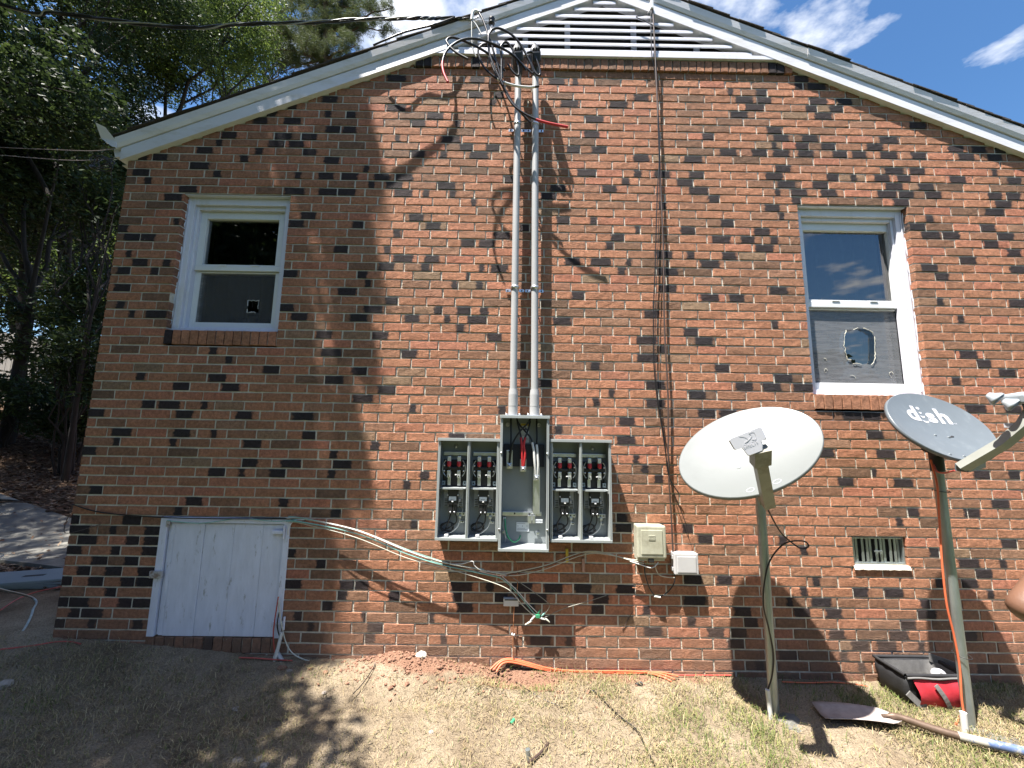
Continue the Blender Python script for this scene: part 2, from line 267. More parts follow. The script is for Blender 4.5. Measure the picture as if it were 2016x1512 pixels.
# ------------------------------------------------------------------ mesh helpers
def link(o, parent=None):
    COL.objects.link(o)
    if parent is not None: o.parent = parent
    return o
def tag(o, label, cat, group=None, kind=None):
    if label: o['label'] = label
    if cat: o['category'] = cat
    if group: o['group'] = group
    if kind: o['kind'] = kind
    return o
def thing(name, label, cat, loc=(0, 0, 0), group=None):
    o = bpy.data.objects.new(name, None); o.empty_display_size = .1; o.location = loc; link(o); return tag(o, label, cat, group)
class MB:
    """collects boxes, bars and tubes in world coordinates"""
    def __init__(s): s.v = []; s.f = []; s.sm = []
    def add(s, vs_, fs, smooth=False):
        b = len(s.v); s.v += [tuple(v) for v in vs_]; s.f += [tuple(i+b for i in f) for f in fs]; s.sm += [smooth]*len(fs); return s
    def box(s, x0, x1, y0, y1, z0, z1, bev=0.0, M=None):
        if bev > 0:
            e = min(bev, (x1-x0)*.45, (y1-y0)*.45, (z1-z0)*.45)
            bm = bmesh.new(); bmesh.ops.create_cube(bm, size=1)
            for v in bm.verts: v.co = Vector(((x0+x1)/2+v.co.x*(x1-x0), (y0+y1)/2+v.co.y*(y1-y0), (z0+z1)/2+v.co.z*(z1-z0)))
            bmesh.ops.bevel(bm, geom=bm.edges[:], offset=e, segments=2, affect='EDGES', profile=.6)
            bm.verts.index_update(); V = [v.co.copy() for v in bm.verts]; Fs = [[v.index for v in f.verts] for f in bm.faces]; bm.free()
        else:
            V = [Vector((x, y, z)) for z in (z0, z1) for y in (y0, y1) for x in (x0, x1)]
            Fs = [(0, 2, 3, 1), (4, 5, 7, 6), (0, 1, 5, 4), (2, 6, 7, 3), (0, 4, 6, 2), (1, 3, 7, 5)]
        if M is not None: V = [M @ v for v in V]
        return s.add(V, Fs)
    def tube(s, pts, r, n=8, caps=True, smooth=True):
        pts = [Vector(p) for p in pts]; rs = r if isinstance(r, (list, tuple)) else [r]*len(pts)
        up = None; rings = []
        for i, p in enumerate(pts):
            t = (pts[min(i+1, len(pts)-1)]-pts[max(i-1, 0)]).normalized()
            if up is None: up = t.orthogonal().normalized()
            else: up = (up - t*up.dot(t)).normalized() if (up - t*up.dot(t)).length > 1e-6 else t.orthogonal().normalized()
            b = t.cross(up); rings.append([p + (up*math.cos(2*math.pi*k/n)+b*math.sin(2*math.pi*k/n))*rs[i] for k in range(n)])
        V = [v for g in rings for v in g]; Fs = []
        for i in range(len(rings)-1):
            for k in range(n): Fs.append((i*n+k, i*n+(k+1) % n, (i+1)*n+(k+1) % n, (i+1)*n+k))
        s.add(V, Fs, smooth)
        if caps: s.add(rings[0], [tuple(range(n-1, -1, -1))]); s.add(rings[-1], [tuple(range(n))])
        return s
    def lathe(s, prof, M, n=20, smooth=True):
        V = []; Fs = []
        for (r, z) in prof:
            for k in range(n): a = 2*math.pi*k/n; V.append(M @ Vector((r*math.cos(a), r*math.sin(a), z)))
        for i in range(len(prof)-1):
            for k in range(n): Fs.append((i*n+k, i*n+(k+1) % n, (i+1)*n+(k+1) % n, (i+1)*n+k))
        return s.add(V, Fs, smooth)
    def prism(s, poly, y0, y1, M=None):
        n = len(poly); V = [Vector((x, y0, z)) for x, z in poly]+[Vector((x, y1, z)) for x, z in poly]
        if M is not None: V = [M @ v for v in V]
        Fs = [tuple(range(n)), tuple(range(2*n-1, n-1, -1))]+[(i, i+n, (i+1) % n+n, (i+1) % n) for i in range(n)]
        return s.add(V, Fs)
    def build(s, name, mt, parent=None, recalc=True):
        me = bpy.data.meshes.new(name); me.from_pydata(s.v, [], s.f); me.materials.append(mt)
        me.polygons.foreach_set('use_smooth', s.sm)
        if recalc:
            bm = bmesh.new(); bm.from_mesh(me); bmesh.ops.recalc_face_normals(bm, faces=bm.faces[:]); bm.to_mesh(me); bm.free()
        me.update(); o = bpy.data.objects.new(name, me); link(o)
        if parent is not None:
            o.parent = parent
            o.matrix_parent_inverse = world_of(parent).inverted()
        return o
def world_of(o):
    M = o.matrix_basis.copy()
    while o.parent is not None:
        M = o.parent.matrix_basis @ o.matrix_parent_inverse @ M if False else (o.matrix_parent_inverse @ M); o = o.parent; M = o.matrix_basis @ M
    return M
def box(name, mt, parent, x0, x1, y0, y1, z0, z1, bev=0.0): return MB().box(x0, x1, y0, y1, z0, z1, bev).build(name, mt, parent)
def smooth_path(pts, sub=8):
    P = [Vector(p) for p in pts]; out = []
    for i in range(len(P)-1):
        p0 = P[max(i-1, 0)]; p1 = P[i]; p2 = P[i+1]; p3 = P[min(i+2, len(P)-1)]
        for k in range(sub):
            t = k/sub; out.append(.5*((2*p1)+(p2-p0)*t+(2*p0-5*p1+4*p2-p3)*t*t+(3*p1-p0-3*p2+p3)*t**3))
    out.append(P[-1]); return out
def cable(name, mt, pts, r, parent=None, sub=8, n=8): return MB().tube(smooth_path(pts, sub), r, n).build(name, mt, parent)
def np_mesh(name, V, F, mt, attrs=None, parent=None, flat=True):
    me = bpy.data.meshes.new(name); V = np.asarray(V, np.float32); F = np.asarray(F, np.int32); k = F.shape[1]
    me.vertices.add(len(V)); me.vertices.foreach_set('co', V.ravel())
    me.loops.add(F.size); me.loops.foreach_set('vertex_index', F.ravel())
    me.polygons.add(len(F)); me.polygons.foreach_set('loop_start', np.arange(0, F.size, k, dtype=np.int32)); me.polygons.foreach_set('loop_total', np.full(len(F), k, np.int32))
    me.update(calc_edges=True); me.materials.append(mt)
    if flat: me.shade_flat()
    for nm, (ty, d) in (attrs or {}).items():
        a = me.attributes.new(nm, ty, 'POINT'); a.data.foreach_set('value' if ty == 'FLOAT' else 'color', np.asarray(d, np.float32).ravel())
    o = bpy.data.objects.new(name, me); link(o)
    if parent is not None: o.parent = parent; o.matrix_parent_inverse = world_of(parent).inverted()
    return o

# ------------------------------------------------------------------ ground, path
def grid_axis(parts):
    a = []
    for (p, q, st) in parts: a += list(np.arange(p, q, st))
    return np.array(sorted(set(np.round(a, 4))))
gx = grid_axis([(-300, -60, 40), (-60, -16, 4), (-16, -4.2, .3), (-4.2, -3.2, .06), (-3.2, 3.4, .016), (3.4, 5, .1), (5, 20, 1.5), (20, 301, 40)])
gy = grid_axis([(-300, -40, 40), (-40, -5, 3), (-5, -1.4, .3), (-1.4, -1.0, .04), (-1.0, .06, .013), (.06, 3, .12), (3, 14, .5), (14, 40, 3), (40, 321, 40)])
GX, GY = np.meshgrid(gx, gy); GZ = gnd(GX, GY)
near = ((GX > -4.3) & (GX < 4) & (GY > -1.3) & (GY < .1))
nz = np.zeros_like(GZ); idx = np.argwhere(near)
for (i, j) in idx:
    x, y = GX[i, j], GY[i, j]
    nz[i, j] = noise.noise((x*4, y*4, 3.1))*.012 + noise.noise((x*17, y*17, 1.7))*.006 + noise.noise((x*48, y*48, 5.7))*.003
GZ = GZ + nz
inside = (GX > -2.9) & (GX < 4.4) & (GY > .12); GZ = np.where(inside, GZ-.3, GZ)
clay = np.exp(-((GY+.03)/.10)**2)*np.clip(1.0-np.abs(GX-.35)/1.35, 0, .62) + .75*np.exp(-(((GX+.6)/.28)**2+((GY+.05)/.10)**2)) + .8*np.exp(-(((GX-.1)/.22)**2+((GY+.12)/.07)**2)) + .3*np.exp(-((GY+.02)/.05)**2)
litter = np.clip((-3.3-GX)/.8, 0, 1)*np.clip((GY+.3)/1.0, 0, 1)
lawn = np.clip(np.maximum.reduce([(-1.0-GY)/.5, (GX-3.9)/.8, (-4.2-GX)/.8*(GY < 0)]), 0, 1)  # darker lawn colour added out of view to cut bounce onto the wall
ny, nx = GX.shape; ii = np.arange(ny*nx).reshape(ny, nx)
F = np.stack([ii[:-1, :-1], ii[:-1, 1:], ii[1:, 1:], ii[1:, :-1]], -1).reshape(-1, 4)
g = np_mesh('ground', np.stack([GX, GY, GZ], -1).reshape(-1, 3), F, GROUND, {'clay': ('FLOAT', clay), 'litter': ('FLOAT', litter), 'lawn': ('FLOAT', lawn)}, flat=False)
g['kind'] = 'structure'
# concrete path behind the corner
pa = np.array([-3.15, 1.35]); pb = np.array([-9.5, 2.6]); d_ = (pb-pa)/np.linalg.norm(pb-pa); nrm = np.array([-d_[1], d_[0]])
V = []; nseg = 26
for i in range(nseg+1):
    c = pa + (pb-pa)*i/nseg
    for sgn in (-1, 1):
        p = c + nrm*sgn*.55; V.append((p[0], p[1], float(gnd(p[0], p[1]))+.05))
    for sgn in (-1, 1):
        p = c + nrm*sgn*.55; V.append((p[0], p[1], float(gnd(p[0], p[1]))-.08))
Fs = []
for i in range(nseg):
    a = i*4; b = a+4; Fs += [(a, a+1, b+1, b), (a, b, b+2, a+2), (a+1, a+3, b+3, b+1)]
pth = MB().add(V, Fs).build('path', CONC); pth['kind'] = 'structure'

# ------------------------------------------------------------------ house
house = thing('brick_house', 'gable end of red brick house with white rake boards and two windows', 'house', (.72, 4, 0))
CH = .0668; BL = .212; Z0 = 4.4982
RX, RZ = .7235, 5.14; SL = .4167           # ridge of the lower rake edge
def rake(x): return RZ - SL*abs(x-RX)
XL, XR = -3.012, 4.459
OPEN = [(-2.545, -1.722, 2.1268, 3.329), (2.203, 3.057, 1.726, 3.329), (2.383, 2.759, .6572, .8576), (-2.393, -1.503, .056, .9244)]
# flashed bricks read off the wall: (offset x, offset y) then x,y in the enlarged view, f = faint
DARK = {
(0, 0): '1870,565 1640,605 1860,650f 1975,655 1475,688 1660,688 1525,645 1890,735 1980,735 1300,770 1605,770 1750,772 1575,812 1680,815 1240,812f 1740,858 1160,855 1470,858f 1880,905 905,893 790,888 1385,898f 1130,942 800,978 1230,990f 1690,995f 1850,998 1980,998 840,1025f 1065,1075 1670,1082 1860,1085 1960,1090 980,1118 1750,1225 1680,1268 1000,1262f 680,1300 750,1343 840,1343 1950,1410 730,1437f 800,1480 940,1485f',
(700, 0): '165,412 232,460 230,615 450,660 350,700 580,700f 690,460 680,540 800,540 780,580f 1140,470 1245,470f 1215,590 1620,557 1490,600 1355,680 1340,760 540,790 240,780f 635,828 790,835 1240,842 1385,845 1620,890 350,868 500,868f 700,875 60,955f 1310,978 1740,985 1600,980f 1930,985 150,1000 275,1003 870,1013 1530,1025f 1870,1033 220,1048 510,1050 90,1048f 1150,1065 1440,1072 1970,770 1940,1080 270,1095 400,1095f 1100,1108 550,1100f 670,1150f 1740,1160f 1185,1250 345,1238 30,1275 440,1282 970,1290 1350,1250f 1890,1310 235,1325f 830,1335 1500,1348 1600,1300f 650,1378 745,1380 1440,1400f 180,1410f 1750,1440 290,1465 430,1465 1240,1478 1390,1480 1900,1440f 170,1500 1990,1495',
(1316, 0): '755,450 840,495 740,490f 540,530 350,525f 430,570 540,570 490,610 850,578 1000,580 820,620 960,622 400,655 880,660 600,740 1415,715 245,775 640,780 800,785 1250,797 770,828 600,830f 910,830 1170,835 1630,845 1760,845 1900,850 340,862 525,865 640,870 780,872 975,875 1080,877 1250,880 1420,885 1690,890 1850,888 140,900 650,952 1280,965 1410,970 160,988 600,997 940,1003 1050,1005f 1210,1010 1335,1015 1640,1020 1960,1022 100,1033 670,1045 870,1045 1280,1055 1460,1062 1850,980f 170,1080 740,1090 620,1088f 910,1095 1240,1105 1350,1107 1500,1108 1850,1110 1950,1115 265,1128 740,1140 1320,1150 1900,1160 590,1185 1850,1205 640,1225f 1480,1245f 345,1270 1410,1290 1810,1300 120,1310 530,1318 1490,1335 1600,1335 1910,1345 300,1360 450,1362 600,1362f 1830,1387 545,1408 1960,1435 345,1452 1690,1475 235,1490 1480,1500f',
(0, 500): '795,42 945,45f 715,85 880,90f 1640,100 700,178 1970,200 685,270f 890,322 750,322f 1620,290 1700,340 1990,345 1840,440 1210,535f 1880,545 1300,583f 1545,638 1990,640f 800,678f 1235,685 1890,695 1030,738 1310,738 860,842 960,845 1160,848f 545,890 1045,900 1385,908 1720,910 690,1008 1030,1010 1210,1015f 1770,1020 660,1065f 980,1065f 1430,1072 490,1112 1890,1135f 1410,1183 1650,1185 1940,1190 1240,1235 1370,1235f 1575,1238 1880,1240f 555,1333 1110,1400 1610,1410f 1010,1455f 1900,1480f',
(700, 500): '270,22 435,25 175,65 395,70f 715,70f 815,75 1230,38 1390,40 1550,45f 1985,52 160,110 640,118f 1510,90f 1770,95 10,105 70,155f 560,165f 705,160f 1770,185 220,250 1270,230 1990,240 100,298 625,308 730,310f 470,300f 20,348 320,350 690,355 1675,325 520,352f 1170,370 595,405f 140,445 790,458 1905,430 1650,478 1980,480 1740,525f 295,550 1655,575 945,610 1360,620f 30,650 1065,715 1700,728 175,755 1450,770f 1945,785 40,805 1700,830 1365,830f 325,870f 830,870f 1985,890 1540,938 1150,985f 590,1025 1535,1050 110,1080f 1590,1140f 390,1250f 1640,1210f 1720,1270f 290,1310f',
(1316, 500): '345,10 235,55 1690,35 1480,75 1990,85 1550,125 625,200 235,240 390,245 1985,275 1540,265f 600,390f 1660,370f 135,430 200,480 1700,550 1780,605 305,632 650,688 1920,658 1630,700f 430,735 585,740 765,742 165,785 1740,860 220,893 340,893 1040,900 1150,905 1950,870 1170,1015 890,1120 1230,1125 1780,1235 1160,1225f 1005,1280 1330,1285 1990,1280 1390,1465f 1700,1470f 1880,1410',
(0, 987): '1100,5 1610,5f 430,100 750,108 450,155 640,160f 870,165 490,210 770,215 870,220 400,272 680,275 860,280 570,328 750,335 490,388 650,392 840,395 385,445 560,450 735,452 830,455 640,508 360,570 440,572 720,580 810,582 450,628 520,632 340,692 520,695f 780,695f 1840,355 1650,300f 1650,478 1920,540 1990,480 1830,600 1690,655f 1900,660 1760,720f',
(700, 987): '1490,90 1525,155 330,135f 15,480 600,495 760,495f 940,500 1120,505 1290,505 240,550 600,555 800,555 1035,562 1540,520 1390,560 55,665f 620,620 955,620 1400,630 430,670f 1110,690 120,725 1690,760 1050,800 1210,800f 1650,640f 50,790 500,800f',
(1316, 987): '1370,62 1710,62 1310,118f 140,165 650,230f 1940,250 220,225 1530,300 770,300f 1900,370f 1710,375 1790,440 140,465 320,470 840,475f 1700,490 1540,490f 1080,540 1280,550 770,535f 1830,545f 150,580 690,590f 870,600 1480,605 760,655 940,660 1460,670 420,645 460,705 1360,730 130,700f 270,770 400,770 960,785 1150,790 1310,790 1700,795 400,825 1090,845 1240,845 1440,850f 680,895 1000,900f 520,950f 1100,960f 1820,970'}
dark = {}
for (ox, oy), s in DARK.items():
    for tk in s.split():
        f = tk.endswith('f'); a, b = tk.rstrip('f').split(',')
        p = at(ox+float(a)/2.88, oy+float(b)/2.88); n_ = round((Z0-p.z)/CH)
        dark.setdefault(n_, []).append((p.x, .55 if f else 1.0))
BA = []      # (x0,x1,z0,z1, r1, dc, dw, soil, row)
BRK = random.Random(11)
mort = MB()
for n_ in range(-8, 72):
    zc = Z0-CH*n_; zb, zt = zc-CH/2, zc+CH/2
    if zb < -.12: continue
    xl = max(XL, RX-(RZ-zt+.05)/SL); xr = min(XR, RX+(RZ-zt+.05)/SL)
    if zb > 4.46: spans = [(xl, -.83), (2.262, xr)]
    else: spans = [(xl, xr)]
    for (a, b, c, d) in OPEN:
        if zt > c+.01 and zb < d-.01:
            new = []
            for (p, q) in spans:
                if a > p: new.append((p, min(q, a)))
                if b < q: new.append((max(p, b), q))
            spans = [t for t in new if t[1]-t[0] > .01]
    ph = .015+BRK.gauss(0, .012)
    for (p, q) in spans:
        if q-p < .02: continue
        mort.add([(p+.003, .0062, zb), (q-.003, .0062, zb), (q-.003, .0062, zt), (p+.003, .0062, zt)], [(0, 1, 2, 3)])
        k = math.floor((p-ph)/BL)-1; seg = []
        while True:
            x0 = (k+.5*(n_ % 2))*BL+ph; x1 = x0+BL; k += 1
            if x0 > q: break
            a, b = max(x0, p), min(x1, q)
            if b-a > .002: seg.append([a, b, a == x0, b == x1])
        if len(seg) > 1 and seg[0][1]-seg[0][0] < .05: seg[1][0] = seg[0][0]; seg[1][2] = False; seg.pop(0)      # no slivers beside openings
        if len(seg) > 1 and seg[-1][1]-seg[-1][0] < .05: seg[-2][1] = seg[-1][1]; seg[-2][3] = False; seg.pop()
        g_ = .0055
        for (a, b, ja, jb) in seg:
            la = a+(g_+BRK.uniform(-.0015, .0015) if ja else 0.0); lb = b-(g_+BRK.uniform(-.0015, .0015) if jb else 0.0)
            if lb-la < .02: continue
            dc, dw = 9.0, 0.0
            for (X, st) in dark.get(n_, []):
                if la-.005 <= X <= lb+.005: dc = X; dw = BRK.uniform(.062, .085) if st == 1 else BRK.uniform(.028, .042)
            soil = max(0, min(1.25, (.40-zc)/.35)) if zc < .4 else 0
            BA.append((la, lb, zb+.0052+BRK.uniform(-.001, .001), zt-.0052+BRK.uniform(-.001, .001), BRK.random(), dc, dw, soil, n_))
def brick_geo(x0, x1, z0, z1, R, yoff=0.0, depth=.06, nu=4, nv=2, tilt=.0009):
    yo = yoff+R.uniform(-.0011, .0011); tx = R.uniform(-tilt, tilt); tz = R.uniform(-tilt, tilt); ch = .0024
    V = []; Fs = []
    def idx(i, j): return j*(nu+1)+i
    for j in range(nv+1):
        for i in range(nu+1):
            u = i/nu; v = j/nv
            x = x0+ch+(x1-x0-2*ch)*u; z = z0+ch+(z1-z0-2*ch)*v
            V.append((x+R.uniform(-.0008, .0008), yo+tx*(u-.5)*2+tz*(v-.5)*2+R.uniform(-.0011, .0011), z+R.uniform(-.0009, .0009)))
    for j in range(nv):
        for i in range(nu): Fs.append((idx(i, j), idx(i+1, j), idx(i+1, j+1), idx(i, j+1)))
    per = [(i, 0) for i in range(nu)]+[(nu, j) for j in range(nv)]+[(i, nv) for i in range(nu, 0, -1)]+[(0, j) for j in range(nv, 0, -1)]
    m_ = len(per); base = len(V)
    for yy in (yo+.0022, depth):
        for (i, j) in per:
            u = i/nu; v = j/nv; jt = .0011 if yy < depth else 0
            V.append((x0+(x1-x0)*u+R.uniform(-jt, jt), yy, z0+(z1-z0)*v+R.uniform(-jt, jt)))
    for k in range(m_):
        a = idx(*per[k]); b = idx(*per[(k+1) % m_])
        Fs.append((base+k, base+(k+1) % m_, b, a)); Fs.append((base+m_+k, base+m_+(k+1) % m_, base+(k+1) % m_, base+k))
    return np.array(V), np.array(Fs)
def brick_attrs(V, x0, x1, r1, dc, dw, soil):
    n = len(V); return {'r1': np.full(n, r1), 'du': V[:, 0], 'dc': np.full(n, dc), 'dw': np.full(n, dw), 'soil': np.full(n, soil)}
wall = mort.build('brick_wall', MORTAR, house, recalc=False)
def vis_rank(b):
    x = (b[0]+b[1])/2; z = (b[2]+b[3])/2; d = np.array([x, 0, z])-CAM; dep = d @ CF; px = 1008+FPX*(d @ CR)/dep; py = 756-FPX*(d @ CU)/dep
    if not (0 < px < 2016 and 0 < py < 1512) or z < np.interp(x, WB_X, WB_Z)-.02: return -1
    if -.47 < x < .68 and z > .85: return -1
    return (b[1]-b[0])/dep**3
order = sorted(range(len(BA)), key=lambda i: -vis_rank(BA[i])); single = set(order[:300])
restV = []; restF = []; restA = {k: [] for k in ('r1', 'du', 'dc', 'dw', 'soil')}; off = 0
GR = random.Random(5)
for i, (x0, x1, z0, z1, r1, dc, dw, soil, n_) in enumerate(BA):
    V, Fq = brick_geo(x0, x1, z0, z1, GR); A = brick_attrs(V, x0, x1, r1, dc, dw, soil)
    if i in single: np_mesh('brick', V, Fq, BRICK, {k: ('FLOAT', v) for k, v in A.items()}, wall)
    else:
        restV.append(V); restF.append(Fq+off); off += len(V)
        for k in A: restA[k].append(A[k])
rb = np_mesh('brick_courses', np.concatenate(restV), np.concatenate(restF), BRICK, {k: ('FLOAT', np.concatenate(v)) for k, v in restA.items()}, wall); rb['kind'] = 'stuff'
def sill_bricks(parent, name, x0, x1, z0, z1, proj, pitch=.0655, darkset=(), dep=.09, soil=0.0, rr=None):
    n = max(1, round((x1-x0)/pitch)); p = (x1-x0)/n
    for k in range(n):
        V, Fq = brick_geo(x0+k*p+.004, x0+(k+1)*p-.004, z0+GR.uniform(-.002, .002), z1, GR, yoff=-proj, depth=dep, nu=2, nv=3)
        V[:, 2] -= np.clip(-V[:, 1], 0, 1)*.25     # the sill slopes outward
        A = brick_attrs(V, 0, 0, GR.uniform(.0, .5) if rr is None else GR.uniform(*rr), (x0+(k+.5)*p) if k in darkset else 9.0, .2 if k in darkset else 0, soil)
        np_mesh(name, V, Fq, BRICK, {q: ('FLOAT', v) for q, v in A.items()}, parent)
    MB().box(x0, x1, -proj+.012, dep, z0+.006, z1-.008).build('sill_mortar', MORTAR, parent)
# mortar returns inside the window openings
for (a, b, c, d) in OPEN[:2]:
    MB().add([(a-.003, .0062, c), (a-.003, .12, c), (a-.003, .12, d), (a-.003, .0062, d)], [(0, 1, 2, 3)]).build('mortar_return', MORTAR, wall, recalc=False); MB().add([(b+.003, .0062, c), (b+.003, .12, c), (b+.003, .12, d), (b+.003, .0062, d)], [(3, 2, 1, 0)]).build('mortar_return', MORTAR, wall, recalc=False)
# left, right and rear walls of the house
def side_brick():
    mt, n, b = newmat('side_brick'); bt = N(n, 'ShaderNodeTexBrick'); t = N(n, 'ShaderNodeNewGeometry'); sp = N(n, 'ShaderNodeSeparateXYZ'); n.links.new(t.outputs['Position'], sp.inputs[0])
    c = N(n, 'ShaderNodeCombineXYZ'); n.links.new(sp.outputs[1], c.inputs[0]); n.links.new(sp.outputs[2], c.inputs[1]); n.links.new(c.outputs[0], bt.inputs['Vector'])
    bt.inputs['Scale'].default_value = 1; bt.inputs['Brick Width'].default_value = BL; bt.inputs['Row Height'].default_value = CH; bt.inputs['Mortar Size'].default_value = .006
    bt.inputs['Color1'].default_value = (.36, .15, .085, 1); bt.inputs['Color2'].default_value = (.2, .1, .07, 1); bt.inputs['Mortar'].default_value = (.5, .46, .38, 1)
    n.links.new(bt.outputs[0], b.inputs['Base Color']); b.inputs['Roughness'].default_value = .9; return mt
SIDEB = side_brick()
box('side_wall', SIDEB, house, XL+.002, XL+.1, .06, 9, -.2, 3.62); box('side_wall', SIDEB, house, XR-.1, XR-.002, .06, 9, -.2, 3.62); box('rear_wall', SIDEB, house, XL, XR, 9.001, 9.1, -.2, 3.6)

# rake boards
def slope_bar(x0, x1, dz0, dz1, y0, y1):
    V = []
    for x in (x0, x1):
        for (dz, y) in ((dz0, y0), (dz0, y1), (dz1, y1), (dz1, y0)): V.append((x, y, rake(x)+dz))
    return MB().add(V, [(0, 1, 2, 3), (7, 6, 5, 4), (0, 4, 5, 1), (1, 5, 6, 2), (2, 6, 7, 3), (3, 7, 4, 0)])
for (xe, nm) in ((XL-.03, 'left'), (XR+.03, 'right')):
    a, b = (xe, RX-.0015) if nm == 'left' else (RX+.0015, xe)
    rb_ = slope_bar(a, b, 0.0, .098, -.036, .05).build('rake_board', RAKE, house)
    # crown strip with a shadow groove, then the outer fascia in two overlapping lengths
    slope_bar(a, b, .100, .112, -.022, .05).build('groove_strip', RAKE, rb_)
    mid = -1.18 if nm == 'left' else 2.35
    V = []; ee = -.04 if nm == 'left' else .04
    for (p, q, dy) in ((a+(ee if nm == 'left' else 0), mid+.004, .0), (mid, b+(ee if nm == 'right' else 0), .004)):
        mbx = MB(); V = []
        for x in (p, q):
            for (dz, y) in ((.108, -.040), (.108, .04), (.186, .04), (.186, -.060), (.135, -.052)): V.append((x, y-dy, rake(x)+dz))
        mbx.add(V, [(0, 1, 2, 3, 4), (9, 8, 7, 6, 5), (0, 5, 6, 1), (1, 6, 7, 2), (2, 7, 8, 3), (3, 8, 9, 4), (4, 9, 5, 0)])
        mbx.build('fascia', RAKE, rb_)
# roof deck and shingles
roof = MB()
for sgn in (-1, 1):
    xe = RX+sgn*3.835
    V = [(RX, -.03, RZ+.189), (xe, -.03, rake(xe)+.189), (xe, 9.3, rake(xe)+.189), (RX, 9.3, RZ+.189), (RX, -.03, RZ+.197), (xe, -.03, rake(xe)+.197), (xe, 9.3, rake(xe)+.197), (RX, 9.3, RZ+.197)]
    roof.add(V, [(0, 1, 2, 3), (4, 7, 6, 5), (0, 4, 5, 1), (1, 5, 6, 2), (2, 6, 7, 3)])
roofo = roof.build('roof', SHINGLE, house)
SR = random.Random(3)
for sgn in (-1, 1):
    for k in range(29):
        xa = RX+sgn*(k*.135); xb = RX+sgn*(k*.135+.20)
        if abs(xb-RX) > 3.9: break
        V = []; lift = SR.uniform(0, .005); ov = SR.uniform(-.004, .008)
        for (x, dz) in ((xa, .199), (xb, .207+lift)):
            for y in (-.066-ov, .9): V += [(x, y, rake(x)+dz), (x, y, rake(x)+dz+.007)]
        MB().add(V, [(0, 1, 3, 2), (4, 6, 7, 5), (0, 4, 5, 1), (2, 3, 7, 6), (1, 5, 7, 3), (0, 2, 6, 4)]).build('shingle', SHINGLE, roofo)
# eave gutter and bent flashing at the left corner
gt = MB(); prof = [(-3.06, 3.685), (-3.06, 3.615), (-3.11, 3.615), (-3.125, 3.66), (-3.125, 3.685)]
V = [(x, y, z) for y in (-.01, 9) for x, z in prof]; n5 = len(prof)
gt.add(V, [(i, i+1, i+1+n5, i+n5) for i in range(n5-1)]+[tuple(range(n5))]); gt.build('gutter', WHITE, house)
MB().prism([(-3.19, 3.735), (-3.07, 3.715), (-3.06, 3.66), (-3.10, 3.67)], -.055, -.05).add([(-3.19, -.055, 3.735), (-3.07, -.055, 3.715), (-3.13, -.09, 3.80), (-3.20, -.10, 3.83)], [(0, 1, 2, 3)]).build('bent_flashing', WHITE, house)
box('soffit', RAKE, house, -3.11, XL, .05, 9, 3.585, 3.592)

# gable louvre
gv = MB().prism([(-.72, 4.53), (2.17, 4.53), (2.05, 4.585), (RX, 5.135), (-.60, 4.585)], .10, .11).build('gable_vent', mat('shade_backing', (.01, .01, .011), .9), house)  # near-black sheet painted for the shade of the attic behind the slats
sill_bricks(gv, 'sill_brick', -.815, 2.25, 4.467, 4.562, .017, .0648, (0, 1, 7, 44, 45), rr=(.0, .42))
slope0 = MB().box(-.79, 2.225, -.034, .06, 4.566, 4.598).build('vent_sill', WHITE, gv)
zz = 4.628; k = 0
while zz < 5.12:
    hw = (RZ-zz-.015)/SL
    if hw < .08: break
    xa, xb = RX-hw, RX+hw
    V = []
    for x in (xa, xb): V += [(x, -.028, zz), (x, -.026, zz+.004), (x, -.006, zz+.010), (x, -.006, zz+.004), (x, -.016, zz-.018), (x, -.028, zz-.021)]
    MB().add(V, [(0, 1, 7, 6), (1, 2, 8, 7), (2, 3, 9, 8), (3, 4, 10, 9), (4, 5, 11, 10), (5, 0, 6, 11), (0, 5, 4, 3, 2, 1), (6, 7, 8, 9, 10, 11)]).build('slat', WHITE, gv)
    zz += .0655; k += 1
for xm in (.075, .43, .99, 1.52, -.32):
    box('mullion', WHITE, gv, xm-.022, xm+.022, .062, .082, 4.6, min(5.06, rake(xm)-.02))

# ------------------------------------------------------------------ windows
def ring(x0, x1, z0, z1, wl, wr, wb, wt, y0, y1):
    return MB().box(x0, x0+wl, y0, y1, z0, z1, .003).box(x1-wr, x1, y0, y1, z0, z1, .003).box(x0+wl, x1-wr, y0+.0008, y1, z0, z0+wb, .003).box(x0+wl, x1-wr, y0+.0008, y1, z1-wt, z1, .003)
def caulk(parent, x0, x1, z0, z1, y, seed):
    R = random.Random(seed)
    def jag(p, q, n): return [Vector(p).lerp(Vector(q), i/n)+Vector((R.gauss(0, .0022), R.gauss(0, .002), R.gauss(0, .0022))) for i in range(n+1)]
    m_ = MB()
    for p, q in (((x0, y, z0), (x0, y, z1)), ((x1, y, z0), (x1, y, z1)), ((x0, y, z0), (x1, y, z0))):
        pts = jag(p, q, 40); m_.tube(pts, [R.uniform(.002, .0065) for _ in pts], 6)
    m_.build('caulk_line', WHITE, parent)
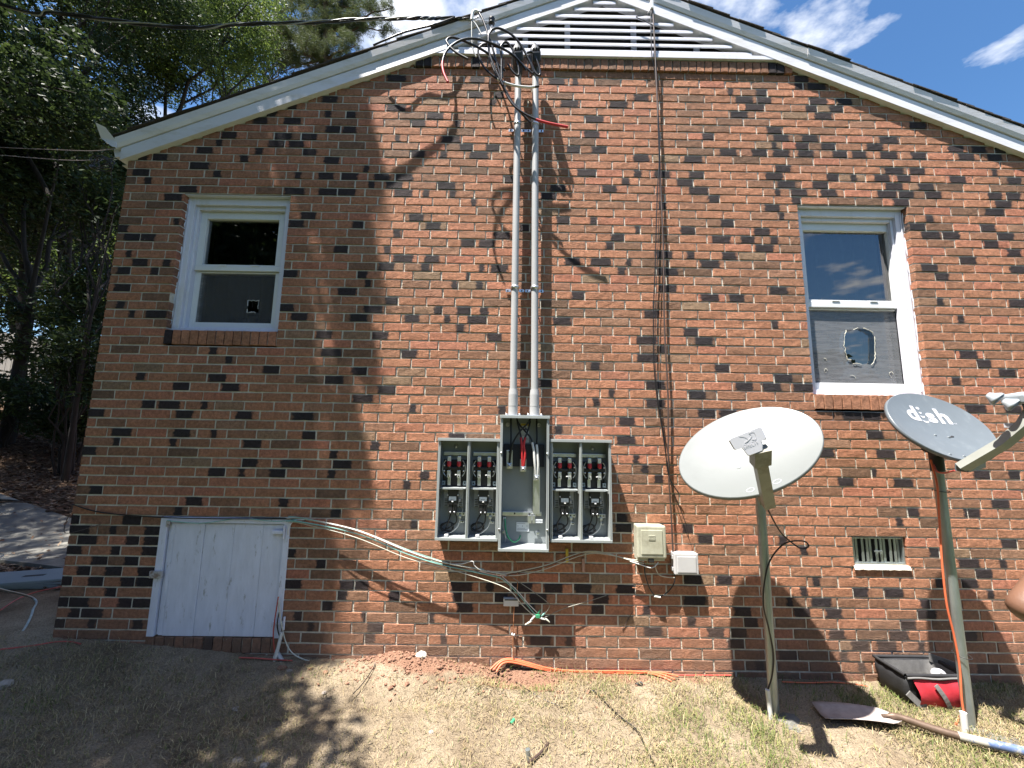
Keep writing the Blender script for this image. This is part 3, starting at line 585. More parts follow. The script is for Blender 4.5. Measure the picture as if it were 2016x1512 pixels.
def window(x0, x1, z0, z1, gx0, gx1, zu0, zu1, zl0, zl1, seed):
    w_ = ring(x0, x1, z0, z1, .055, .055, .028, .058, .046, .14).build('window', WHITE, house)
    ring(x0+.055, x1-.055, z0+.028, z1-.058, .02, .02, .012, .03, .068, .14).build('frame', WHITE, w_)
    # brick-mould bead
    for (p, q) in ((x0+.012, x0+.02), (x1-.02, x1-.012)): box('bead', WHITE, w_, p, q, .040, .047, z0+.03, z1-.02, .002)
    box('head_flashing', WHITE, w_, x0-.004, x1-.002, .012, .06, z1, z1+.007, .002)
    ring(x0+.075, x1-.075, zu0-.012, z1-.088, gx0-(x0+.075), (x1-.075)-gx1, .012, z1-.088-zu1, .094, .135).build('upper_sash', VINYL, w_)
    box('meeting_rail', VINYL, w_, x0+.077, x1-.077, .088, .15, zl1+.012, zu0-.014, .004)
    ring(x0+.075, x1-.075, z0+.04, zl1+.010, gx0-(x0+.075)-.006, (x1-.075)-gx1-.006, zl0-(z0+.04), .012, .105, .15).build('lower_sash', VINYL, w_)
    MB().add([(gx0-.01, .120, zu0-.01), (gx1+.01, .120, zu0-.01), (gx1+.01, .120, zu1+.01), (gx0-.01, .120, zu1+.01)], [(0, 1, 2, 3)]).build('pane', GLASS, w_, False)
    MB().add([(gx0-.01, .135, zl0-.01), (gx1+.01, .135, zl0-.01), (gx1+.01, .135, zl1+.01), (gx0-.01, .135, zl1+.01)], [(0, 1, 2, 3)]).build('pane', GLASS, w_, False)
    for t in (.3, .74): box('sash_latch', VINYL, w_, gx0+(gx1-gx0)*t-.03, gx0+(gx1-gx0)*t+.03, .083, .11, zu0-.016, zu0-.004, .004)
    r_ = MB(); a, b, c, d = x0-.2, x1+.2, z0-.6, z1+.2
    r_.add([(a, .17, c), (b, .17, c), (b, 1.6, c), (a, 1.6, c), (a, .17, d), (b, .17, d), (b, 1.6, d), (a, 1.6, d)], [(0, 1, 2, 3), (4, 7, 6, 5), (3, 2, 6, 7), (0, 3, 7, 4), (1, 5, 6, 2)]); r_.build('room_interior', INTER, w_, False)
    caulk(w_, x0-.002, x1+.002, z0, z1-.02, .042, seed)
    return w_
WL = window(-2.545, -1.722, 2.246, 3.322, -2.42, -1.852, 2.797, 3.175, 2.336, 2.732, 1)
WR = window(2.203, 3.057, 1.852, 3.322, 2.305, 2.977, 2.597, 3.17, 1.948, 2.522, 2)
for wdw, lb in ((WL, 'small window with dark panes'), (WR, 'taller window reflecting blue sky, torn screen below')): wdw['label'] = lb
sill_bricks(WL, 'sill_brick', -2.55, -1.725, 2.138, 2.243, .004, .0655, (0,), rr=(.25, .8))
sill_bricks(WR, 'sill_brick', 2.20, 3.06, 1.742, 1.848, .013, .0655, (), rr=(.2, .8))
def curtain(parent, x0, x1, z0, z1, y, mt, folds, amp, name='curtain'):
    V = []; n = 120
    for i in range(n+1):
        t = i/n; x = x0+(x1-x0)*t; yy = y+amp*math.sin(t*folds*6.28+.8*math.sin(t*9))
        V += [(x, yy, z0), (x, yy+.003*math.sin(i), z1)]
    MB().add(V, [(2*i, 2*i+2, 2*i+3, 2*i+1) for i in range(n)], True).build(name, mt, parent, False)
curtain(WR, 2.28, 2.99, 1.95, 3.2, .20, CURT, 7, .018); curtain(WL, -2.45, -1.83, 2.3, 3.2, .22, DCURT, 5, .02)
def screen(parent, x0, x1, z0, z1, y, hole, mt, holes2=()):
    n = len(hole); cx = sum(h[0] for h in hole)/n; cz = sum(h[1] for h in hole)/n
    V = []; outer = []
    for (hx, hz) in hole:
        dx, dz = hx-cx, hz-cz; t = min((x1-cx)/dx if dx > 1e-6 else ((x0-cx)/dx if dx < -1e-6 else 1e9), (z1-cz)/dz if dz > 1e-6 else ((z0-cz)/dz if dz < -1e-6 else 1e9)); outer.append((cx+dx*t, cz+dz*t))
    pts = []
    for k in range(n):
        pts.append((hole[k], outer[k]))
    V = [(h[0], y+.003, h[1]) for h, o in pts]+[(o[0], y, o[1]) for h, o in pts]
    Fs = []
    for k in range(n):
        a, b = k, (k+1) % n; oa, ob = outer[a], outer[b]
        Fs.append((a, b, n+b, n+a))
        if abs(oa[0]-ob[0]) > 1e-5 and abs(oa[1]-ob[1]) > 1e-5:      # corner triangle
            c = (x0 if min(oa[0], ob[0]) <= x0+1e-4 else x1, z0 if min(oa[1], ob[1]) <= z0+1e-4 else z1)
            V.append((c[0], y, c[1])); Fs.append((n+a, n+b, len(V)-1))
    o = MB().add(V, Fs).build('insect_screen', mt, parent, False)
    R = random.Random(4); pts = [Vector((h[0]+R.gauss(0, .002), y-.002, h[1]+R.gauss(0, .002))) for h in hole]; m_ = MB()
    for k in range(n):
        if R.random() < .75: m_.tube([pts[k], (pts[k]+pts[(k+1) % n])/2+Vector((R.gauss(0, .003), -.002, R.gauss(0, .003))), pts[(k+1) % n]], R.uniform(.0012, .0035), 5)
    for (hx, hz, s_) in holes2:
        q = [Vector((hx+s_*math.cos(a)*R.uniform(.5, 1.2), y-.002, hz+1.6*s_*math.sin(a)*R.uniform(.6, 1.1))) for a in np.linspace(0, 6.28, 9)]; m_.tube(q[:R.randint(4, 7)], .0013, 4)
    te_ = m_.build('torn_edge', CREAMW if mt is SCREEN else WHITEW, o); te_['kind'] = 'stuff'
    return o
R4 = random.Random(9); hx0, hx1, hz0, hz1 = 2.555, 2.80, 2.09, 2.38
hole = []
for k in range(28):
    a = 2*math.pi*k/28; rr_ = 1+R4.gauss(0, .05)
    hole.append(((hx0+hx1)/2+(hx1-hx0)/2*rr_*math.copysign(abs(math.cos(a))**.7, math.cos(a)), (hz0+hz1)/2+(hz1-hz0)/2*rr_*math.copysign(abs(math.sin(a))**.8, math.sin(a))))
screen(WR, 2.296, 2.985, 1.94, 2.528, .112, hole, SCREEN, ((2.40, 2.12, .012), (2.40, 2.04, .012), (2.60, 1.985, .02), (2.90, 2.02, .018)))
p = at(489, 592, .112); q = at(508, 616, .112); hl = []
for (fx, fz) in ((0, 0), (.25, 0), (.5, .02), (.75, 0), (1, 0), (1, .33), (.97, .66), (1, 1), (.66, 1), (.33, .97), (0, 1), (.02, .6), (0, .3)): hl.append((p.x+(q.x-p.x)*fx, q.z+(p.z-q.z)*fz))
screen(WL, -2.425, -1.847, 2.33, 2.737, .112, hl, SCREEND)

# ------------------------------------------------------------------ crawl door
dr = MB().box(-2.393, -2.345, -.004, .05, .152, .919, .003).box(-1.545, -1.503, -.004, .05, .152, .919, .003).box(-2.345, -1.545, -.003, .05, .882, .919, .003).build('crawl_door', DOORP, house)
dr['label'] = 'white painted plank crawl space door, paint flaking'
xs = [-2.341, -2.325, -2.297, -2.093, -1.890, -1.690, -1.549]
DR = random.Random(8)
for i in range(6): MB().box(xs[i]+.0007, xs[i+1]-.0007, .008+DR.uniform(-.002, .002)+(.006 if i == 0 else 0), .03, .154+DR.uniform(-.003, .004), .878, .0035).build('plank', DOORP, dr)
RUSTP = mat('painted_rusty_metal', (.52, .50, .50), .55, .2, var=.2, vscale=40, dirt=(.3, .22, .17), dscale=30, dpos=(.5, .6))
p = at(312, 1130); box('latch', RUSTP, dr, p.x-.045, p.x+.04, -.022, -.006, p.z-.022, p.z+.024, .004)
p = at(334, 1030); box('turn_button', RUSTP, dr, p.x-.012, p.x+.012, -.018, -.005, p.z-.02, p.z+.02, .004)
p = at(552, 1047); MB().box(p.x-.05, p.x+.03, -.016, -.005, p.z-.012, p.z+.012, .003).tube([(p.x+.033, -.015, p.z-.04), (p.x+.033, -.015, p.z+.04)], .007, 8).build('hinge', DOORP, dr)
p = at(552, 1225); MB().box(p.x-.05, p.x+.03, -.016, -.005, p.z-.012, p.z+.012, .003).tube([(p.x+.033, -.015, p.z-.04), (p.x+.033, -.015, p.z+.04)], .007, 8).build('hinge', DOORP, dr)
sill_bricks(dr, 'sill_brick', -2.40, -1.50, .058, .148, .0, .066, (6,), soil=1.0, rr=(0, .4))
box('shade_sheet', MATS['shade_backing'], dr, -2.39, -1.505, .055, .06, .15, .92)  # near-black sheet stands in for shade in the crawl space
# ------------------------------------------------------------------ foundation vent
fv = ring(2.383, 2.759, .672, .852, .012, .012, .01, .012, .018, .05).build('foundation_vent', GALV, house)
for i in range(11):
    x = 2.408+i*.0325; MB().box(x-.0085, x+.0085, .026+(.012 if i % 3 == 1 else 0), .032+(.012 if i % 3 == 1 else 0), .682, .841, .002).build('slat', GALV, fv)
box('cross_bar', GALV, fv, 2.545, 2.60, .012, .02, .752, .763, .002)
box('shade_sheet', MATS['shade_backing'], fv, 2.375, 2.765, .075, .08, .65, .86)  # near-black sheet stands in for shade behind the vent slats
m_ = MB(); 
V = []
for i in range(14):
    x = 2.372+i*.030; V += [(x, -.012-.002*math.sin(i*2.1), .644+.002*math.sin(i*3.7)), (x, -.004, .668), (x, .05, .672)]
m_.add(V, [(3*i+a, 3*(i+1)+a, 3*(i+1)+a+1, 3*i+a+1) for i in range(13) for a in (0, 1)]); m_.build('mortar_sill', MORTAR, fv, False)

# ------------------------------------------------------------------ meter panel
panel = thing('meter_panel', 'grey open four-position meter panel with taller centre box on brick wall', 'meter panel', (.10, -.02, .77))
def lines(parent, x0, x1, y, zs, h=.0016):
    R = random.Random(2)
    for z in zs: box('print_line', INK, parent, x0, x1-R.uniform(0, (x1-x0)*.3), y-.0006, y, z-h/2, z+h/2)
def enclosure(name, x0, x1, z0, z1, yf, label=None):
    t = .010; e = MB().box(x0, x1, -.012, -.004, z0, z1).build(name, STEELSH, panel)
    box('side_plate', STEEL, e, x0, x0+t, yf, -.0125, z0, z1, .002); box('side_plate', STEEL, e, x1-t, x1, yf, -.0125, z0, z1, .002)
    box('top_plate', STEEL, e, x0+t, x1-t, yf-.004, -.0125, z1-.012, z1, .002); box('bottom_plate', STEEL, e, x0+t, x1-t, yf, -.0125, z0, z0+.012, .002)
    # rolled front flanges
    box('flange', STEEL, e, x0+t, x0+t+.007, yf-.002, yf+.008, z0+.012, z1-.012, .002); box('flange', STEEL, e, x1-t-.007, x1-t, yf-.002, yf+.008, z0+.012, z1-.012, .002)
    box('flange', STEEL, e, x0-.004, x1+.004, yf-.010, yf-.0045, z1-.016, z1+.004, .002)
    box('flange', STEEL, e, x0+.002, x1-.002, yf-.006, yf-.001, z0-.004, z0+.014, .002)
    if label: e['label'] = label
    return e
def screw(m_, x, y, z, r=.006): m_.lathe([(0, -.004), (r*.8, -.004), (r, 0), (r, .006)], Matrix.Translation((x, y, z)) @ Matrix.Rotation(-math.pi/2, 4, 'X'), 10)
YS = -.128; YC = -.150
def bay(e, x0, x1, zt, zb, seed, outer):
    R = random.Random(seed); h = zt-zb; xc = (x0+x1)/2
    def zz_(y): return zt-(y-320)/(1335-320)*h
    yb = -.0125
    dc_ = MB(); dc_.box(x0+.012, x1-.012, yb-.012, yb-.001, zz_(835), zz_(545), .004); mb_ = dc_.build('meter_socket', BLACKP, e)
    ringm = MB(); cz = zz_(630)
    for s_ in (-1, 1):
        a0 = -.75; pts = [Vector((xc+s_*(.078*math.cos(a0+i*.15)), -.075, cz+.078*math.sin(a0+i*.15))) for i in range(11)]; ringm = MB().tube(pts, .0035, 6); ringm.build('ring_arc', ZINC, mb_)
        MB().box(xc+s_*.066-.010, xc+s_*.066+.010, -.078, yb-.012, cz-.03, cz+.03, .004).build('ring_post', BLACKP, mb_)
        for dz in (-.018, .018):
            m_ = MB(); screw(m_, xc+s_*.066, -.079, cz+dz, .006); m_.build('screw', ZINC, mb_)
    box('jaw_bracket', BLACKP, mb_, xc-.06, xc+.06, -.082, -.03, zz_(645), zz_(618), .004)
    for s_ in (-1, 1):
        x = xc+s_*.034
        box('jaw_clip', CLEAR, mb_, x-.012, x+.012, -.085, -.045, zz_(565), zz_(505), .003)
        MB().lathe([(0, -.018), (.013, -.018), (.0145, -.01), (.0145, .016), (.011, .02), (0, .02)], Matrix.Translation((x, -.082, zz_(587))), 14).build('red_cap', RED, mb_)
        MB().lathe([(0, -.006), (.0155, -.006), (.0155, .006), (0, .006)], Matrix.Translation((x, -.080, zz_(612))), 14).build('jaw_collar', BLACKP, mb_)
        box('jaw_clip', CLEAR, mb_, x-.0115, x+.0115, -.084, -.045, zz_(728), zz_(650), .003)
        m_ = MB(); screw(m_, x, -.086, zz_(708), .005); m_.build('screw', BLACKP, mb_)
        box('blade', ZINC, mb_, x-.011, x+.011, -.055, -.048, zz_(812), zz_(730), .002)
        box('mount_tab', COVER, mb_, xc+s_*.073-.012, xc+s_*.073+.012, -.05, -.046, zz_(812), zz_(765), .002)
        m_ = MB(); screw(m_, xc+s_*.073, -.051, zz_(787), .005); m_.build('screw', BLACKP, mb_)
    MB().tube([(xc+.015, -.083, zz_(690)), (xc+.016, -.084, zz_(700))], .008, 8).build('plug', WHITEW, mb_)
    box('bus_strip', ZINC, e, x0+.012, x1-.004, -.034, -.028, zz_(500), zz_(462), .002)
    bar = MB().box(x0+.008, x1-.008, -.11, -.02, zz_(838), zz_(826), .002).box(xc-.07, xc+.07, -.113, -.105, zz_(842), zz_(822), .002).build('divider_bar', STEEL, e)
    # breaker and its slotted carrier
    br = MB().box(xc-.034, xc+.034, -.09, -.02, zz_(1000), zz_(846), .003).build('breaker', BLACKP, e)
    box('carrier_plate', CARR, br, xc-.066, xc+.066, -.046, -.040, zz_(1030), zz_(850), .002)
    for s_ in (-1, 1):
        for k in range(5): box('slot', BLACKP, br, xc+s_*.050-.011, xc+s_*.050+.011, -.0475, -.0455, zz_(955+k*17)-.0025, zz_(955+k*17)+.0025)
    lb = box('sticker', STICK, br, xc-.026, xc+.024, -.0915, -.0900, zz_(957), zz_(917)); box('print_mark', INK, lb, xc-.015, xc+.012, -.0922, -.0916, zz_(945)-.002, zz_(945)+.001)
    MB().box(xc-.006, xc+.006, -.100, -.0905, zz_(972), zz_(962), .002).build('toggle', WHITEW, br)
    m_ = MB()
    for (dx, y) in ((-.034, 903), (.034, 903)):
        m_ = MB(); screw(m_, xc+dx, -.088, zz_(y), .005); m_.build('screw', WHITEW, br)
    MB().box(xc+.036, xc+.05, -.06, -.047, zz_(978), zz_(948), .003).build('clip', WBOX, br)
    tb = MB().box(xc-.026, xc-.002, -.085, -.03, zz_(1095), zz_(1002), .003).box(xc+.002, xc+.026, -.085, -.03, zz_(1095), zz_(1002), .003).build('terminal_block', BLACKP, br)
    for s_ in (-1, 1):
        m_ = MB(); screw(m_, xc+s_*.014, -.087, zz_(1075), .006); m_.build('screw', ZINC, tb)
    # load wires and coil
    for s_, rr_ in ((-1, .0048), (1, .0048)):
        x = xc+s_*.013; sw = (R.uniform(.0, .02))*s_
        cable('load_wire', BLACK, [(x, -.06, zz_(1090)), (x+sw, -.065, zz_(1130)), (x+sw*1.5-.01*outer, -.06, zz_(1190)), (xc-.03*outer+.012*s_, -.05, zz_(1240)), (xc-.055*outer, -.045, zz_(1265))], rr_, e)
    pts = []
    for k in range(27):
        a = k/26*2*math.pi*2; rr_ = .034+.006*math.sin(k*1.3); pts.append(Vector((xc-.036+rr_*1.15*math.cos(a), -.04-.016*k/26, zz_(1235)+rr_*.85*math.sin(a))))
    MB().tube(smooth_path(pts, 3), .0045, 7).build('wire_coil', BLACK, e)
    cable('neutral_wire', WHITEW, [(xc+.048, -.04, zz_(1130)), (xc+.046, -.045, zz_(1180)), (xc+.03, -.05, zz_(1240)), (xc-.01, -.05, zz_(1290)), (xc-.04, -.045, zz_(1302))], .003, e)
    cable('sense_wire', WHITEW, [(xc+.058, -.03, zz_(1040)), (xc+.063, -.035, zz_(1080)), (xc+.055, -.035, zz_(1105))], .002, e)
    nb = box('neutral_bar', ZINC, e, xc+.02, x1-.012, -.036, -.022, zz_(1125), zz_(1088), .002)
    for dx in (.045, .07):
        m_ = MB(); screw(m_, xc+dx, -.038, zz_(1106), .005); m_.build('screw', BLACKP, nb)
    box('lug', ZINC, e, xc+.038, xc+.056, -.055, -.037, zz_(1145), zz_(1120), .003)
    t_ = box('bond_tab', ZINC, e, xc+.045, xc+.075, -.022, -.016, zz_(1203), zz_(1180), .002); m_ = MB(); screw(m_, xc+.065, -.024, zz_(1191), .005); m_.build('screw', BLACKP, t_)
    box('drain_clip', WBOX, e, xc-.045, xc-.020, yb-.10, yb-.075, zz_(1315), zz_(1290), .003)
    if outer:
        pass
xl0, xl1 = -.482, -.067; xr0, xr1 = .277, .689
eL = enclosure('side_box', xl0, xl1, .828, 1.487, YS, 'left pair of meter bays'); eR = enclosure('side_box', xr0, xr1, .828, 1.491, YS, 'right pair of meter bays')
for e, a, b in ((eL, xl0, xl1), (eR, xr0, xr1)):
    mid = (a+b)/2; box('centre_post', STEEL, e, mid-.009, mid+.009, YS-.002, -.03, .842, 1.474, .003); box('post_groove', ZINC, e, mid-.002, mid+.002, YS-.004, YS-.0015, .845, 1.47)
    for (i0, i1, o_) in ((a+.010, mid-.009, 1), (mid+.009, b-.010, 1)): bay(e, i0, i1, 1.487, .828, int(i0*1000) % 97, o_)
    kx = a+.105 if e is eL else b-.10
    MB().lathe([(0, -.003), (.006, -.003), (.006, -.007), (.014, -.006), (.015, 0), (0, 0)], Matrix.Translation((kx, -.0155, 1.43)) @ Matrix.Rotation(-math.pi/2, 4, 'X') @ Matrix.Rotation(math.pi, 4, 'X'), 16).build('washer', ZINC, e)
cx0, cx1, cz0, cz1 = -.064, .267, .772, 1.646
eC = enclosure('centre_box', cx0, cx1, cz0, cz1, YC, 'tall centre lug compartment')
def cx_(x): return cx0+(x-732)/(1208-732)*(cx1-cx0)
def cz_(y): return cz1-(y-100)/(1435-100)*(cz1-cz0)
box('barrier', BLUEBLK, eC, cx_(765), cx_(1175), -.035, -.028, cz_(628), cz_(392), .002)
for (x, y, y0) in ((825, 615, 455), (962, 645, 545), (1095, 735, 640)):
    lg = MB().box(cx_(x)-.022, cx_(x)+.022, -.062, -.036, cz_(y+32), cz_(y0), .003).build('cable_lug', ZINC, eC)
    MB().box(cx_(x)-.018, cx_(x)+.018, -.10, -.062, cz_(y+28), cz_(y-28), .004).build('lug_body', ZINC, lg)
    m_ = MB(); screw(m_, cx_(x), -.104, cz_(y), .012); m_.build('lug_screw', ZINC, lg)
    MB().tube([(cx_(x), -.109, cz_(y)), (cx_(x), -.1085, cz_(y)+.0002), (cx_(x), -.103, cz_(y))], .005, 6).build('hex_socket', BLACKP, lg)
    box('bus_slot', BLUEBLK, lg, cx_(x)-.006, cx_(x)+.006, -.064, -.0622, cz_(y0+28), cz_(y0+8))
box('neutral_bus', ZINC, eC, cx_(1062), cx_(1132), -.05, -.04, cz_(1110), cz_(690), .002)
nb = box('neutral_bar', ZINC, eC, cx_(762), cx_(1150), -.038, -.026, cz_(1132), cz_(1092), .003)
for x in (885, 1030, 1065, 1110):
    m_ = MB(); screw(m_, cx_(x), -.042, cz_(1110), .006); m_.build('screw', BLACKP if x < 1050 else ZINC, nb)
lb = box('warning_label', STICK, eC, cx_(905), cx_(1030), -.0150, -.0125, cz_(1298), cz_(1205)); lines(lb, cx_(912), cx_(1024), -.0152, [cz_(1217), cz_(1265), cz_(1275), cz_(1284)])
for x in (920, 965, 1010): MB().tube([(cx_(x), -.0158, cz_(1243)), (cx_(x), -.0150, cz_(1243))], .003, 6).build('print_mark', INK, lb)
lb = box('paper_tag', STICK, eC, cx_(1088), cx_(1160), -.053, -.0515, cz_(1198), cz_(1160), .0005)
def text_mesh(body, size, name, mt, M, parent, bold=0.0, align='CENTER', extr=.0):
    cu = bpy.data.curves.new('tmp', 'FONT'); cu.body = body; cu.size = size; cu.align_x = align; cu.align_y = 'CENTER'; cu.offset = bold; cu.extrude = extr; cu.resolution_u = 4
    ob = bpy.data.objects.new('tmp', cu); COL.objects.link(ob); bpy.context.view_layer.update()
    me = bpy.data.meshes.new_from_object(ob.evaluated_get(bpy.context.evaluated_depsgraph_get())); bpy.data.objects.remove(ob); bpy.data.curves.remove(cu)
    me.materials.clear(); me.materials.append(mt); me.name = name
    if callable(M):
        for v in me.vertices: v.co = M(v.co)
    else: me.transform(M)
    o = bpy.data.objects.new(name, me); link(o)
    if parent is not None: o.parent = parent; o.matrix_parent_inverse = world_of(parent).inverted()
    return o
text_mesh('NEUTRAL', .012, 'lettering', INK, Matrix.Translation((cx_(1124), -.0535, cz_(1179))) @ Matrix.Rotation(math.pi/2, 4, 'X'), lb)
lb = box('paper_tag', STICK, eC, cx_(935), cx_(1020), -.0150, -.0125, cz_(375), cz_(168)); box('yellow_band', YELLOW, lb, cx_(936), cx_(1019), -.0158, -.0151, cz_(195), cz_(170)); lines(lb, cx_(942), cx_(1015), -.0155, [cz_(y) for y in (285, 300, 330, 345, 360)])
MB().prism([(cx_(965), cz_(245)), (cx_(1010), cz_(245)), (cx_(988), cz_(205))], -.0158, -.0151).build('print_mark', INK, lb)
for (x, y) in ((800, 185), (1120, 185)):
    MB().lathe([(0, .004), (.006, .004), (.006, .008), (.014, .007), (.015, 0), (0, 0)], Matrix.Translation((cx_(x), -.0125, cz_(y))) @ Matrix.Rotation(math.pi/2, 4, 'X'), 16).build('washer', ZINC, eC)
for (x, y) in ((745, 480), (1188, 480), (740, 1230), (1190, 1230)):
    m_ = MB(); screw(m_, cx_(x), YC-.003, cz_(y), .007); m_.build('screw', ZINC, eC)
cable('ground_wire', GREENW, [(cx_(792), -.04, cz_(1165)), (cx_(800), -.06, cz_(1260)), (cx_(830), -.075, cz_(1340)), (cx_(885), -.07, cz_(1382)), (cx_(930), -.05, cz_(1362)), (cx_(945), -.02, cz_(1340))], .0055, eC)
cable('bond_wire', ZINC, [(cx_(785), -.04, cz_(1165)), (cx_(775), -.05, cz_(1240)), (cx_(800), -.05, cz_(1340)), (cx_(795), -.04, cz_(1400))], .003, eC)
for (x, y) in ((785, 1165), (782, 1300), (1117, 1305)):
    MB().box(cx_(x)-.010, cx_(x)+.010, -.035, -.0125, cz_(y+14), cz_(y-14), .003).build('ground_lug', ZINC, eC)
for x0_, x1_ in ((1015, 1050), (1060, 1085)):
    MB().box(cx_(x0_), cx_(x1_), -.058, -.050, cz_(1200), cz_(1120), .002).build('bond_strap', ZINC, eC)
# feeders from the two conduits, crossing inside the box
F_ = lambda *p: [(cx_(x), y, cz_(z)) for x, y, z in p]
feed = [(BLACK, F_((832, -.06, 60), (835, -.07, 200), (838, -.085, 350), (830, -.095, 500), (825, -.088, 590))),
        (BLACK, F_((1040, -.06, 60), (1010, -.08, 160), (930, -.10, 250), (860, -.105, 370), (838, -.10, 480), (828, -.088, 590))),
        (BLACK, F_((890, -.06, 60), (900, -.07, 160), (925, -.08, 260), (945, -.09, 345), (955, -.09, 370))),
        (BLACK, F_((1035, -.05, 60), (1025, -.06, 160), (1000, -.075, 260), (968, -.09, 345), (958, -.09, 375))),
        (BLACK, F_((882, -.05, 60), (905, -.06, 160), (975, -.065, 250), (1030, -.08, 320), (1050, -.09, 380))),
        (BLACK, F_((1092, -.05, 60), (1094, -.06, 200), (1094, -.08, 320), (1092, -.085, 400)))]
for mt_, p in feed: cable('feeder_cable', mt_, p, .0062, eC)
for p in (F_((935, -.088, 322), (945, -.095, 400), (948, -.098, 480), (958, -.09, 615)), F_((978, -.088, 322), (965, -.095, 400), (978, -.098, 500), (966, -.09, 615))): cable('red_taped_cable', RED, p, .0085, eC)
for p in (F_((1048, -.09, 370), (1065, -.10, 470), (1075, -.10, 590), (1090, -.088, 710)), F_((1093, -.085, 392), (1100, -.095, 480), (1108, -.095, 600), (1102, -.088, 710))): cable('white_taped_cable', WHITEW, p, .0085, eC)

# ------------------------------------------------------------------ conduits with weatherheads
def conduit(x0b, x0t, label, seed):
    R = random.Random(seed); y = -.072
    c = thing('conduit_riser', label, 'conduit', (x0b, y, cz1), 'conduit risers above the panel')
    zt = 4.36
    MB().tube([(x0b, y, cz1-.004), (x0b, y, 1.80)], .0335, 20).tube([(x0b, y, 1.80), (x0b, y, 1.835)], [.0335, .030], 20).build('coupling', PVC, c)
    MB().tube([(x0b, y, cz1+.07), (x0b, y, cz1+.072), (x0b, y, cz1+.075)], [.034, .0345, .0345], 20).build('seam_ring', PVC, c)
    pts = [Vector((x0b+(x0t-x0b)*k/12, y+.003*math.sin(k*.5), 1.83+(zt-1.83)*k/12)) for k in range(13)]
    MB().tube(pts, .0255, 20).build('pipe', PVC, c)
    MB().box(x0b-.055, x0b+.055, y-.045, y+.045, cz1+.001, cz1+.010, .003).build('hub_flange', ZINC, c)
    for dx in (-.045, .045):
        m_ = MB().lathe([(.008, 0), (.008, .008), (0, .009)], Matrix.Translation((x0b+dx, y-.035, cz1+.010)), 8); m_.build('hub_screw', ZINC, c)
    for z in (2.585, 3.905):
        xx = x0b+(x0t-x0b)*(z-1.83)/(zt-1.83)
        st = MB(); arc = [Vector((xx+.0285*math.cos(a), y-.0285*math.sin(a), z)) for a in np.linspace(0, math.pi, 11)]
        V = []
        for p in [Vector((xx+.0285, -.01, z))]+arc+[Vector((xx-.0285, -.01, z))]: V += [(p.x, p.y, p.z-.011), (p.x, p.y, p.z+.011)]
        st.add(V, [(2*i, 2*i+2, 2*i+3, 2*i+1) for i in range(len(V)//2-1)], True)
        st.box(xx+.0285, xx+.068, -.013, -.009, z-.011, z+.011, .001).box(xx-.068, xx-.0285, -.013, -.009, z-.011, z+.011, .001)
        so = st.build('pipe_strap', ZINC, c, False); sm = so.modifiers.new('thick', 'SOLIDIFY'); sm.thickness = .002
        for dx in (-.052, .052):
            m_ = MB(); screw(m_, xx+dx, -.015, z, .006); m_.build('strap_screw', BLACKP, so)
    # weatherhead: hooded cap leaning outward
    HG = MATS.get('weatherhead_plastic') or mat('weatherhead_plastic', (.065, .068, .07), .4, var=.1)
    Mx = Matrix.Translation((x0t, y-.005, zt)) @ Matrix.Rotation(rad(-4), 4, 'Y')
    hd = MB(); V = []; n = 20
    prof = [(-.030, .030, .00, 0), (0.0, .034, .0, 0), (.03, .040, -.012, .2), (.075, .046, -.032, .55), (.115, .044, -.055, .8), (.14, .034, -.07, 1), (.152, .015, -.078, 1)]
    for (z, r_, dy, tl) in prof:
        for k in range(n):
            a = 2*math.pi*k/n; V.append(Mx @ Vector((r_*math.cos(a), dy+r_*1.0*math.sin(a), z+tl*.045*math.sin(a))))
    hd.add(V, [(i*n+k, i*n+(k+1) % n, (i+1)*n+(k+1) % n, (i+1)*n+k) for i in range(len(prof)-1) for k in range(n)]+[tuple((len(prof)-1)*n+k for k in range(n))], True)
    ho = hd.build('weatherhead', HG, c)
    MB().box(-.032, .032, -.125, -.05, .015, .085, .012, M=Mx @ Matrix.Rotation(rad(24), 4, 'X')).build('port_plate', BLACKP, ho)
    for k in range(3):
        x = -.02+.02*k; MB().tube([Mx @ Vector((x, -.125, .06)), Mx @ Vector((x, -.145, .048))], .0095, 8).build('cable_port', BLACKP, ho)
    return c
conduit(.020, .019, 'left grey conduit riser with weatherhead, above centre of meter panel', 1)
conduit(.170, .156, 'right grey conduit riser with weatherhead, above centre of meter panel', 2)

# ------------------------------------------------------------------ service cables at the mast heads
def zc(pts, ys):      # points read in the enlarged view of the mast heads, with a depth for each
    out = []
    for i, (x, y) in enumerate(pts):
        Y = ys[0]+(ys[1]-ys[0])*i/(len(pts)-1) if len(ys) == 2 else ys[i]
        out.append(at(840+x/6.72, y/6.72, Y))
    return out
def service_cable(label, pts, ys, r=.0082, mt=BLACK, tips=()):
    p = smooth_path(zc(pts, ys), 8)
    o = MB().tube(p, r, 10).build('service_cable', mt); tag(o, label, 'cable', 'loose service cables at the mast heads')
    for (nm, mt2, a, b) in tips:
        seg = p[int(a*(len(p)-1)):int(b*(len(p)-1))+1]; MB().tube(seg, r*1.12, 10).build(nm, mt2, o)
    return o
service_cable('black cable hanging from splice with red taped end on right pipe', [(690, 165), (740, 255), (800, 420), (822, 560), (828, 740), (880, 900), (950, 1050), (1010, 1150), (1090, 1310), (1200, 1440), (1400, 1560), (1600, 1625), (1870, 1680)], (-.12, -.25), tips=(('red_tape', RED, .86, 1.0),))
service_cable('black cable ending just above left of the red tip, between the pipes', [(830, 520), (850, 560), (890, 700), (960, 950), (1010, 1120), (1120, 1330), (1230, 1470), (1370, 1620)], (-.22, -.2))
